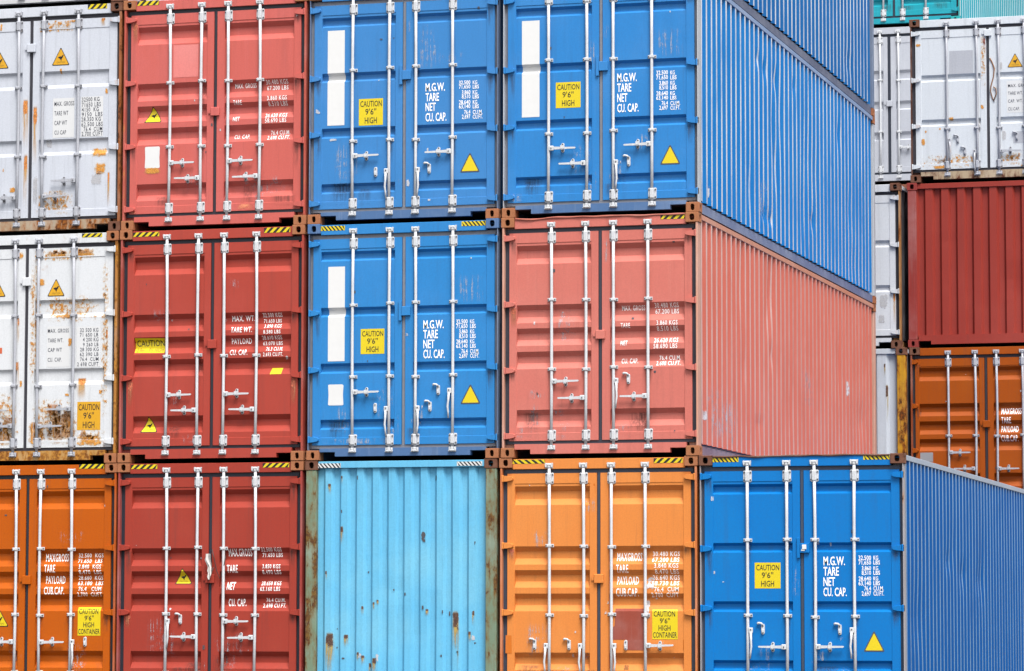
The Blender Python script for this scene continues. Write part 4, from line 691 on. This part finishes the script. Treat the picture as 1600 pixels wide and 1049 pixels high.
    if T in ('R', 'R1', 'B', 'R8'):
        r2 = random.Random(sum(map(ord, cid))*5+2)
        for x in RODS[cid]:                                       # runs below the bar guides
            for z in (zb_+.0, )+tuple(g['mids']):
                if r2.random() < .6: h_ = r2.uniform(.12, .42); wear_list.append(('grime', x-.055, x+.055, z-.02-h_, z-.015))
        for s_ in (-1, 1):                                        # runs and chips by the hinges
            for z in g['hz']:
                if r2.random() < .7:
                    a = g['dx']+.01; h_ = r2.uniform(.1, .4); q = (a, a+.09); q = q if s_ < 0 else (W-q[1], W-q[0])
                    wear_list.append((r2.choice(('grime', 'grime', 'redstreak')) if T[0] == 'R' else 'grime', q[0], q[1], z-.04-h_, z-.035))
        for k in range(8):
            x = r2.uniform(.12, W-.16); z = r2.uniform(.22, 2.6); w_ = r2.uniform(.014, .05); h_ = w_*r2.uniform(.6, 2.2)
            wear_list.append((r2.choice(('chalk', 'chalk', 'chip')), x, x+w_, z, z+h_))
        for k in range(5):
            x = r2.uniform(.12, W-.5); z = r2.choice((r2.uniform(.22, .5), r2.uniform(.3, 2.3))); wear_list.append(('chalkfine', x, x+r2.uniform(.1, .4), z, z+r2.uniform(.1, .5)))
        for k in range(3):
            x = r2.uniform(.15, W-.5); wear_list.append(('grime', x, x+r2.uniform(.15, .4), zb_+.005, zb_+r2.uniform(.15, .35)))
    marks = [q[1:5] for q in STK.get(cid, ())]+[q[1:5] for q in TXT.get(cid, ())]
    n_own = len(WEAR.get(cid, ()))
    wear_list = wear_list[:n_own]+[q for q in wear_list[n_own:] if not any(q[1] < m[1]+.01 and q[2] > m[0]-.01 and q[3] < m[3]+.01 and q[4] > m[2]-.01 for m in marks)]
    for kind, x0, x1, z0, z1 in wear_list:
        door, surf, br, vb, _ = host((x0+x1)/2)
        if door.name.startswith('door'):
            lo, hi = (TYPES[T]['dx'], TYPES[T]['dl']) if x0 < TYPES[T]['dl'] and (x0+x1)/2 < TYPES[T]['dr'] else (TYPES[T]['dr'], W-TYPES[T]['dx'])
            x0, x1 = max(x0, lo+.002), min(x1, hi-.002); z0 = max(z0, zb_+.002); z1 = min(z1, zt_-.002)
        else:
            z0 = max(z0, .2)
        if x1-x0 < .01 or z1-z0 < .01: continue
        mb = MB(); nx = max(2, int((x1-x0)/.012)); nz = 2
        xs = [x0+(x1-x0)*k/nx for k in range(nx+1)]
        xs = sorted(set(xs+[v for v in vb if x0 < v < x1])); zs = sorted(set([z0, (z0+z1)/2, z1]+[b for b in br if z0 < b < z1]))
        mb.grid(xs, zs, lambda x, z: (x, surf(x, z)-.0042 if 'end' not in parts else surf(x, z)-.004, z), 0, True)
        o = mb.build(WEARNAME[kind], WEARMAT[kind], door, fixn=False)
    return root

M_UNDER = flat('steel_underside', S(62, 60, 62), .8, .3)

# ------------------------------------------------------------------ the stacks
FRONT = 'shipping containers in the front stack'; BACK = 'shipping containers in the stacks behind'
for k in ('am', 'dm', 'f1'): RODS[k] = [.60, 1.05, 1.38, 1.83]
GB = S(142, 146, 158)
RUSTW = (S(196, 132, 66), S(120, 66, 36))
WHITE = dict(type='W', gas=S(52, 50, 62), hw=M_HWG, cast=M_CASTD, fcol=S(196, 176, 150), frust=.60, frustcol=(S(178, 108, 48), S(98, 58, 38)), hmat='rusty', lock=1.98, group=FRONT)
RED = dict(type='R', lock=1.45, group=FRONT, fade_amt=.35)
BLUE = dict(type='B', lock='B', gas=GB, group=FRONT, frust=.16, fade_amt=.35, fcol=S(92, 130, 182), postcol=S(118, 138, 172), sillframe=True)
SPEC = {
 'a0': dict(WHITE, col=S(231, 236, 248), rust=.16, lowrust=.04, rustcol=RUSTW, sillframe=True, postcol=S(170, 100, 50), prust=.6, prustcol=(S(168, 96, 44), S(92, 54, 34)), lock=2.36,
            label='white shipping container with two amber triangles, standing on the rustiest white one'),
 'a1': dict(WHITE, col=S(247, 250, 255), rust=.20, lowrust=.09, rustcol=RUSTW, sillframe=True, fcol=S(205, 165, 104), frust=.68, frustcol=(S(214, 150, 66), S(132, 78, 38)), prust=.6, postcol=S(196, 128, 60), lock=2.29, cast=M_CAST,
            label='rustiest white shipping container, orange stains and a yellow caution sticker low on its door'),
 'am': dict(WHITE, col=S(226, 227, 232), rust=.12, sillframe=False, fcol=S(220, 215, 215), frust=.3,
            label='white shipping container of which only the bottom sill shows, highest in the white column'),
 'a2': dict(RED, col=S(215, 101, 0), fade=S(220, 113, 0), gas=S(30, 36, 50), rust=.02, fade_amt=.3, castt=M_CAST, fcol=S(205, 96, 30), frust=.3,
            label='deep orange shipping container under the rusty white one, caution sticker above the latch'),
 'b0': dict(RED, col=S(230, 114, 104), fade=S(241, 132, 133), gas=S(38, 40, 54), rust=.03, fcol=S(206, 96, 80), frust=.22, prust=.3,
            label='salmon red shipping container with a white square and a paler repainted patch'),
 'b1': dict(RED, col=S(197, 78, 64), fade=S(208, 94, 83), gas=S(32, 36, 52), rust=.02, mids=1, fcol=S(188, 80, 66), frust=.2,
            label='brick red shipping container with a wide yellow caution strip and a small yellow sticker'),
 'b2': dict(RED, col=S(185, 69, 54), fade=S(193, 83, 67), gas=S(30, 40, 58), rust=.02, fcol=S(180, 74, 66), frust=.2, lock=1.46,
            label='dark red shipping container with a torn white rag hanging from its door lock'),
 'c0': dict(BLUE, col=S(70, 150, 224), fade=S(100, 164, 236), rust=.02,
            label='blue shipping container with a white bar but no white square, beside the salmon red one'),
 'c1': dict(BLUE, col=S(52, 150, 227), fade=S(80, 161, 237), rust=.02, castt='body',
            label='blue shipping container with a white square below its white bar, above the sky blue one'),
 'c2': dict(type='E', group=FRONT, col=S(118, 210, 255), fade=S(151, 227, 255), fade_amt=.6, streak=.3, rust=.02, cast=M_CASTD, postcol=S(136, 158, 132), prust=.56, prustcol=(S(138, 104, 54), S(96, 62, 46)), hframe=False, hy=.02,
            ribs=[(.25+.2027*k, .328+.2027*k) for k in range(10)], web=.034, dep=.038, sill=.2,
            label='sky blue shipping container showing its closed ribbed end with rust streaks and rusty posts'),
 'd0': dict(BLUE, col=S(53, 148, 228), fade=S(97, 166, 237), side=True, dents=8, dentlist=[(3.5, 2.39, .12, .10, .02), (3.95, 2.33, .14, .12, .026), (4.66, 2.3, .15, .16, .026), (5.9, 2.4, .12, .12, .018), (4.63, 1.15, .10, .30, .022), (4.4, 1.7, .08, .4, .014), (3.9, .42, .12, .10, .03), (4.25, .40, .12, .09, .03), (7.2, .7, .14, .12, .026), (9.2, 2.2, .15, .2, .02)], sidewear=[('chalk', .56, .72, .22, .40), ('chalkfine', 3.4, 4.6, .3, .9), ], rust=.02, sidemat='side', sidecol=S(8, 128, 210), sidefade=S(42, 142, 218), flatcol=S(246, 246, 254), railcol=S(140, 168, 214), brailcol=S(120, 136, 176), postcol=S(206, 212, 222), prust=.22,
            label='blue shipping container with a white bar, its long dented blue side in full view'),
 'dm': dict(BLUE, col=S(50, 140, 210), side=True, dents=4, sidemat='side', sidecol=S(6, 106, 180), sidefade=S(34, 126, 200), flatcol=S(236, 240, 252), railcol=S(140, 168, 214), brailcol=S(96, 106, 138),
            label='topmost blue shipping container of which only the lower part of its ribbed side shows'),
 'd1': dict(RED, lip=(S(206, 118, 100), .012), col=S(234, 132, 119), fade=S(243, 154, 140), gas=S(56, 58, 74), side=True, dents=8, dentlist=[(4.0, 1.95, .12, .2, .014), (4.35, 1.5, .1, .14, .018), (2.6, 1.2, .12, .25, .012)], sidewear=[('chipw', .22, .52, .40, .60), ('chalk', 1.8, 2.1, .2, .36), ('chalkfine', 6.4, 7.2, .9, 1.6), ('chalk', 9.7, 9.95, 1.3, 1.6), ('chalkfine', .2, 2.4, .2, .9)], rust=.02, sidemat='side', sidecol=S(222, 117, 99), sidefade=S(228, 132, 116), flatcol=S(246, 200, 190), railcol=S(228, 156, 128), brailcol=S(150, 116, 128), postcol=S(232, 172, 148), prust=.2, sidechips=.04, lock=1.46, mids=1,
            label='coral red shipping container with its long ribbed red side in view'),
 'd2': dict(RED, col=S(255, 156, 76), fade=S(255, 170, 93), gas=S(60, 72, 92), rust=.035, chips=.0, fcol=S(226, 128, 66), frust=.34, hmat=None,
            label='bright orange shipping container with a brown repainted patch beside its caution sticker'),
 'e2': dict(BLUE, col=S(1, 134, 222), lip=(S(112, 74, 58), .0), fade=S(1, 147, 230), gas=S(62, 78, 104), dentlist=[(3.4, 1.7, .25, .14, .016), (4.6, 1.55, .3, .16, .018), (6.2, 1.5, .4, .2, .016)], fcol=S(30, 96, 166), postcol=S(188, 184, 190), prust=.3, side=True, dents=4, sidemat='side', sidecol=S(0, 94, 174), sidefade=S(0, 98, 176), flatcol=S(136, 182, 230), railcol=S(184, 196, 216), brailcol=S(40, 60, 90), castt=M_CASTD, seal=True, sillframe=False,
            label='deep blue shipping container with a white seal on its lock, beside the bright orange one'),
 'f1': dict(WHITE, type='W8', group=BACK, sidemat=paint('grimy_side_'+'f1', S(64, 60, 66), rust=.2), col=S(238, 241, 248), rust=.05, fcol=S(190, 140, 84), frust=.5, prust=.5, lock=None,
            label='white shipping container behind the blue side, only a strip of its right door in view'),
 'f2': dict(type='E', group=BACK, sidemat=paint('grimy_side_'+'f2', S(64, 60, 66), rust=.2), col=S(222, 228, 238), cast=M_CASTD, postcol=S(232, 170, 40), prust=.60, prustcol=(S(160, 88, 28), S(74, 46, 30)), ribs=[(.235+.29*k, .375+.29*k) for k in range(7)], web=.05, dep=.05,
            label='white shipping container with a closed ribbed end and a yellow rusty corner post'),
 'g0': dict(WHITE, type='W8', group=BACK, col=S(241, 247, 255), rust=.15, lowrust=.02, sillframe=True, fcol=S(206, 182, 150), frust=.55, frustcol=(S(128, 78, 56), S(84, 52, 42)), postcol=S(118, 80, 66), prust=.6, prustcol=(S(112, 66, 48), S(64, 42, 38)), lock=2.33,
            label='white shipping container with rusty sill and a frayed strap, above the maroon ribbed one'),
 'g1': dict(type='E', group=BACK, col=S(174, 65, 54), fade=S(190, 82, 70), cast='body', fcol=S(166, 66, 60), ribs=[(.035, .145)]+[(.286+.2515*k, .393+.2515*k) for k in range(9)], web=.034, dep=.05, sill=.19, rust=.02, postcol=S(166, 60, 54),
            label='maroon shipping container showing its closed end of broad vertical ribs'),
 'g2': dict(RED, type='R8', group=BACK, col=S(186, 86, 2), fade=S(194, 99, 7), gas=S(40, 38, 50), hw=M_HWG, rust=.02, cast=M_CASTD, lock=1.375, fcol=S(160, 76, 40), frust=.3,
            label='burnt orange shipping container with a grey notice on its door, behind the deep blue one'),
 'h0': dict(type='G', group=BACK, col=S(208, 212, 223), gas=S(28, 40, 62), cast='body', rust=.0, lock=1.47, hw=M_HWW, frust=.03,
            label='light grey shipping container set back behind the white one with the strap'),
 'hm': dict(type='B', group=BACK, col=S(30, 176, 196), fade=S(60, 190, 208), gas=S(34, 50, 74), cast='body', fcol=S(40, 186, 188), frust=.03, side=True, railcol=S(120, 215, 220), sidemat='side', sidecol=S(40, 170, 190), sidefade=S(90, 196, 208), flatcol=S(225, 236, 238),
            label='turquoise shipping container above the grey one, its ribbed side turned to the yard'),
 # what carries the rear stacks, hidden behind the front row
 'f3': dict(type='E', group=BACK, col=S(150, 152, 150), ribs=[(.25+.2027*k, .328+.2027*k) for k in range(10)], label='plain grey shipping container on the ground under the white ribbed one'),
 'g3': dict(type='E', group=BACK, col=S(90, 92, 96), ribs=[(.25+.2027*k, .328+.2027*k) for k in range(10)], label='plain dark grey shipping container on the ground under the burnt orange one'),
 'h1': dict(type='E', group=BACK, col=S(150, 92, 70), ribs=[(.25+.2027*k, .328+.2027*k) for k in range(10)], label='plain brown shipping container under the light grey one'),
 'h2': dict(type='E', group=BACK, col=S(60, 92, 130), ribs=[(.25+.2027*k, .328+.2027*k) for k in range(10)], label='plain slate blue shipping container, second from the ground under the light grey one'),
 'h3': dict(type='E', group=BACK, col=S(110, 116, 112), ribs=[(.25+.2027*k, .328+.2027*k) for k in range(10)], label='plain grey green shipping container on the ground below the light grey one'),
}
C['f3'] = dict(x0=7.65, y0=13.2, z0=.028, h=2.591); C['g3'] = dict(x0=10.11, y0=13.5, z0=.048, h=2.591)
for i, k in enumerate(('h1', 'h2', 'h3')): C[k] = dict(x0=7.2, y0=22, z0=8.95-2.91*(i+1) if i < 2 else .22, h=2.896)
for k in ('a0', 'b0', 'c0', 'd0', 'a1', 'b1', 'c1', 'd1', 'a2', 'b2', 'c2', 'd2', 'e2'): C[k]['y0'] = {'a': .004, 'b': -.006, 'c': .0, 'd': .005, 'e': -.004}[k[0]]+{'0': .003, '1': -.005, '2': .002}[k[1]]

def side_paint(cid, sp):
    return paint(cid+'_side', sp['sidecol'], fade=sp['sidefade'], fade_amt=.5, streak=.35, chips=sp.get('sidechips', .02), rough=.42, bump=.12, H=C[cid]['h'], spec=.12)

for cid, sp in SPEC.items():
    sp = dict(sp)
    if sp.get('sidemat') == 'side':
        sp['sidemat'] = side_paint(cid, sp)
        if 'flatcol' in sp: sp['flatmat'] = paint(cid+'_sheen_ribs', sp['flatcol'], fade=sp['sidefade'], fade_amt=.7, streak=.45, dirt=sp['sidecol'], rough=.30, bump=.05, H=C[cid]['h'], spec=.5)  # pale flats: grazing sky reflection painted into the rib colour
    if 'brailcol' in sp: sp['brail'] = paint(cid+'_bottom_rail', sp['brailcol'], streak=.35, rust=.1, rough=.5)
    g_ = TYPES.get(sp['type'])
    if sp.pop('mids', None): TYPES['R1'] = dict(TYPES['R'], mids=(1.31,) if cid == 'b1' else (1.885, 1.06)); sp['type'] = 'R1'
    build_container(cid, sp)

# torn rag on the lock of the dark red container
def world(cid, x, z, y): return (C[cid]['x0']+x, C[cid]['y0']+y, C[cid]['z0']+z)
mb = MB(); r2 = random.Random(4)
M_RAG = flat('rag_white', S(255, 252, 247), .9, .25, scale=30)
pts = RAG; cx = sum(p[0] for p in pts)/len(pts); cz = sum(p[1] for p in pts)/len(pts)
rows = [(1.765, 1.190, 1.252), (1.73, 1.180, 1.262), (1.69, 1.172, 1.262), (1.64, 1.200, 1.264), (1.60, 1.226, 1.262), (1.56, 1.222, 1.258), (1.52, 1.224, 1.262), (1.48, 1.212, 1.256), (1.45, 1.226, 1.250)]
grid = []
for z, xa, xb in rows:
    grid.append([mb.bm.verts.new((xa+(xb-xa)*k/5-1.22, -.012+.022*math.sin(k*1.9+z*23)+r2.uniform(-.008, .008)-.012, z-1.6)) for k in range(6)])
for A, B in zip(grid, grid[1:]):
    for k in range(5):
        f = mb.face([A[k], A[k+1], B[k+1], B[k]]); f.smooth = True
me = mb.mesh('torn_rag', [M_RAG])
o = put('torn_rag', me, None, world('b2', 1.22, 1.6, .0)); o['label'] = 'torn white rag caught on the lock of the dark red container'; o['category'] = 'rag'
mb = MB(); mb.tube([(0, 0, .16), (.03, -.01, .05), (.06, .0, -.10), (.10, .01, -.2), (.13, .01, -.12), (.16, .0, -.02), (.17, .01, .08)], .006, 6)
mb.tube([(.02, 0, -.06), (-.02, 0, -.16), (-.07, .01, -.26)], .006, 6)
o = put('wire_tie', mb.mesh('wire_tie', [flat('wire_dark', S(70, 50, 48), .6, .3)]), None, world('b2', 1.26, 1.66, .012)); o['label'] = 'thin dark wire looped below the torn white rag'; o['category'] = 'wire'
# frayed strap on the rusty white container behind
M_STRAP = flat('strap_brown', S(168, 116, 76), .9, .4, scale=40)
mb = MB(); xs0, zs0 = STRAP[0]
mb.tube([(x-xs0, .006*math.sin(i*2.1), z-zs0) for i, (x, z) in enumerate(STRAP)], [.010, .009, .010, .008, .010, .008, .007, .005], 6)
mb.tube([(x-xs0, -.006, z-zs0) for x, z in ((1.313, 1.47), (1.352, 1.44), (1.36, 1.36), (1.318, 1.26))], .008, 6)
o = put('frayed_strap', mb.mesh('frayed_strap', [M_STRAP]), None, world('g0', xs0, zs0, .036)); o['label'] = 'frayed brown strap dangling beside the door gap of the rusty white container'; o['category'] = 'strap'

# ------------------------------------------------------------------ ground
t = NT('yard_concrete'); oc = t.coord('Object')
c_ = t.mix(t.step(t.noise(oc, .35, 6, .6), .35, .7), S(92, 90, 88), S(70, 69, 68)); c_ = t.mix(t.step(t.noise(oc, 9, 5, .65), .4, .7, 0, .5), c_, S(70, 69, 68))
mg = t.bsdf(c_, .85, bump=t.noise(oc, 30, 4, .6), bstr=.2)
mb = MB(); mb.grid([-400, -30, -5, 20, 50, 400], [-400, -60, -10, 30, 80, 400], lambda x, z: (x, z, -.006))
o = mb.build('ground', mg, None); o['kind'] = 'structure'; o['label'] = 'grey concrete yard the containers stand on'

# ------------------------------------------------------------------ light
w = bpy.data.worlds.new('World'); scene.world = w; w.use_nodes = True; nt = w.node_tree
bg = nt.nodes['Background']; sky = nt.nodes.new('ShaderNodeTexSky'); sky.sky_type = 'NISHITA'; sky.sun_disc = False
AZ, EL = math.radians(SUN_AZ), math.radians(SUN_EL)      # azimuth from +Y towards +X
sky.sun_elevation = EL; sky.sun_rotation = AZ; sky.dust_density = 3.0; sky.air_density = 1.0; sky.ozone_density = 1.0
hsv = nt.nodes.new('ShaderNodeHueSaturation'); hsv.inputs['Saturation'].default_value = .17
nt.links.new(sky.outputs[0], hsv.inputs['Color']); nt.links.new(hsv.outputs[0], bg.inputs[0]); bg.inputs[1].default_value = SKY
sun = bpy.data.lights.new('sun', 'SUN'); sun.energy = SUN; sun.angle = math.radians(24); sun.color = (1, .97, .92)
so = bpy.data.objects.new('sun', sun); COL.objects.link(so)
d = Vector((math.sin(AZ)*math.cos(EL), math.cos(AZ)*math.cos(EL), math.sin(EL)))
so.rotation_euler = d.to_track_quat('Z', 'Y').to_euler(); so.location = (20, -30, 40)

# ------------------------------------------------------------------ camera
cam = bpy.data.cameras.new('camera'); co = bpy.data.objects.new('camera', cam); COL.objects.link(co); scene.camera = co
F, YAW, PITCH, ROLL = 5295.69, -.27937, .08477, .00138
cam.sensor_width = 36; cam.sensor_fit = 'HORIZONTAL'; cam.lens = F/1600*36; cam.clip_end = 2000; cam.clip_start = .5
fw = Vector((math.sin(YAW)*math.cos(PITCH), math.cos(YAW)*math.cos(PITCH), math.sin(PITCH))); r_ = Vector((math.cos(YAW), -math.sin(YAW), 0)); u_ = r_.cross(fw)
r2_ = r_*math.cos(ROLL)+u_*math.sin(ROLL); u2_ = -r_*math.sin(ROLL)+u_*math.cos(ROLL)
M = Matrix((r2_, u2_, -fw)).transposed().to_4x4(); M.translation = Vector((18.7211, -38.9994, .9186)); co.matrix_world = M

scene.render.resolution_x, scene.render.resolution_y = 1024, 671
scene.view_settings.view_transform = 'Standard'; scene.view_settings.look = 'None'; scene.view_settings.gamma = 1; scene.view_settings.exposure = EXPOSURE
scene.view_settings.use_curve_mapping = False
scene.cycles.max_bounces = 6; scene.cycles.transparent_max_bounces = 12
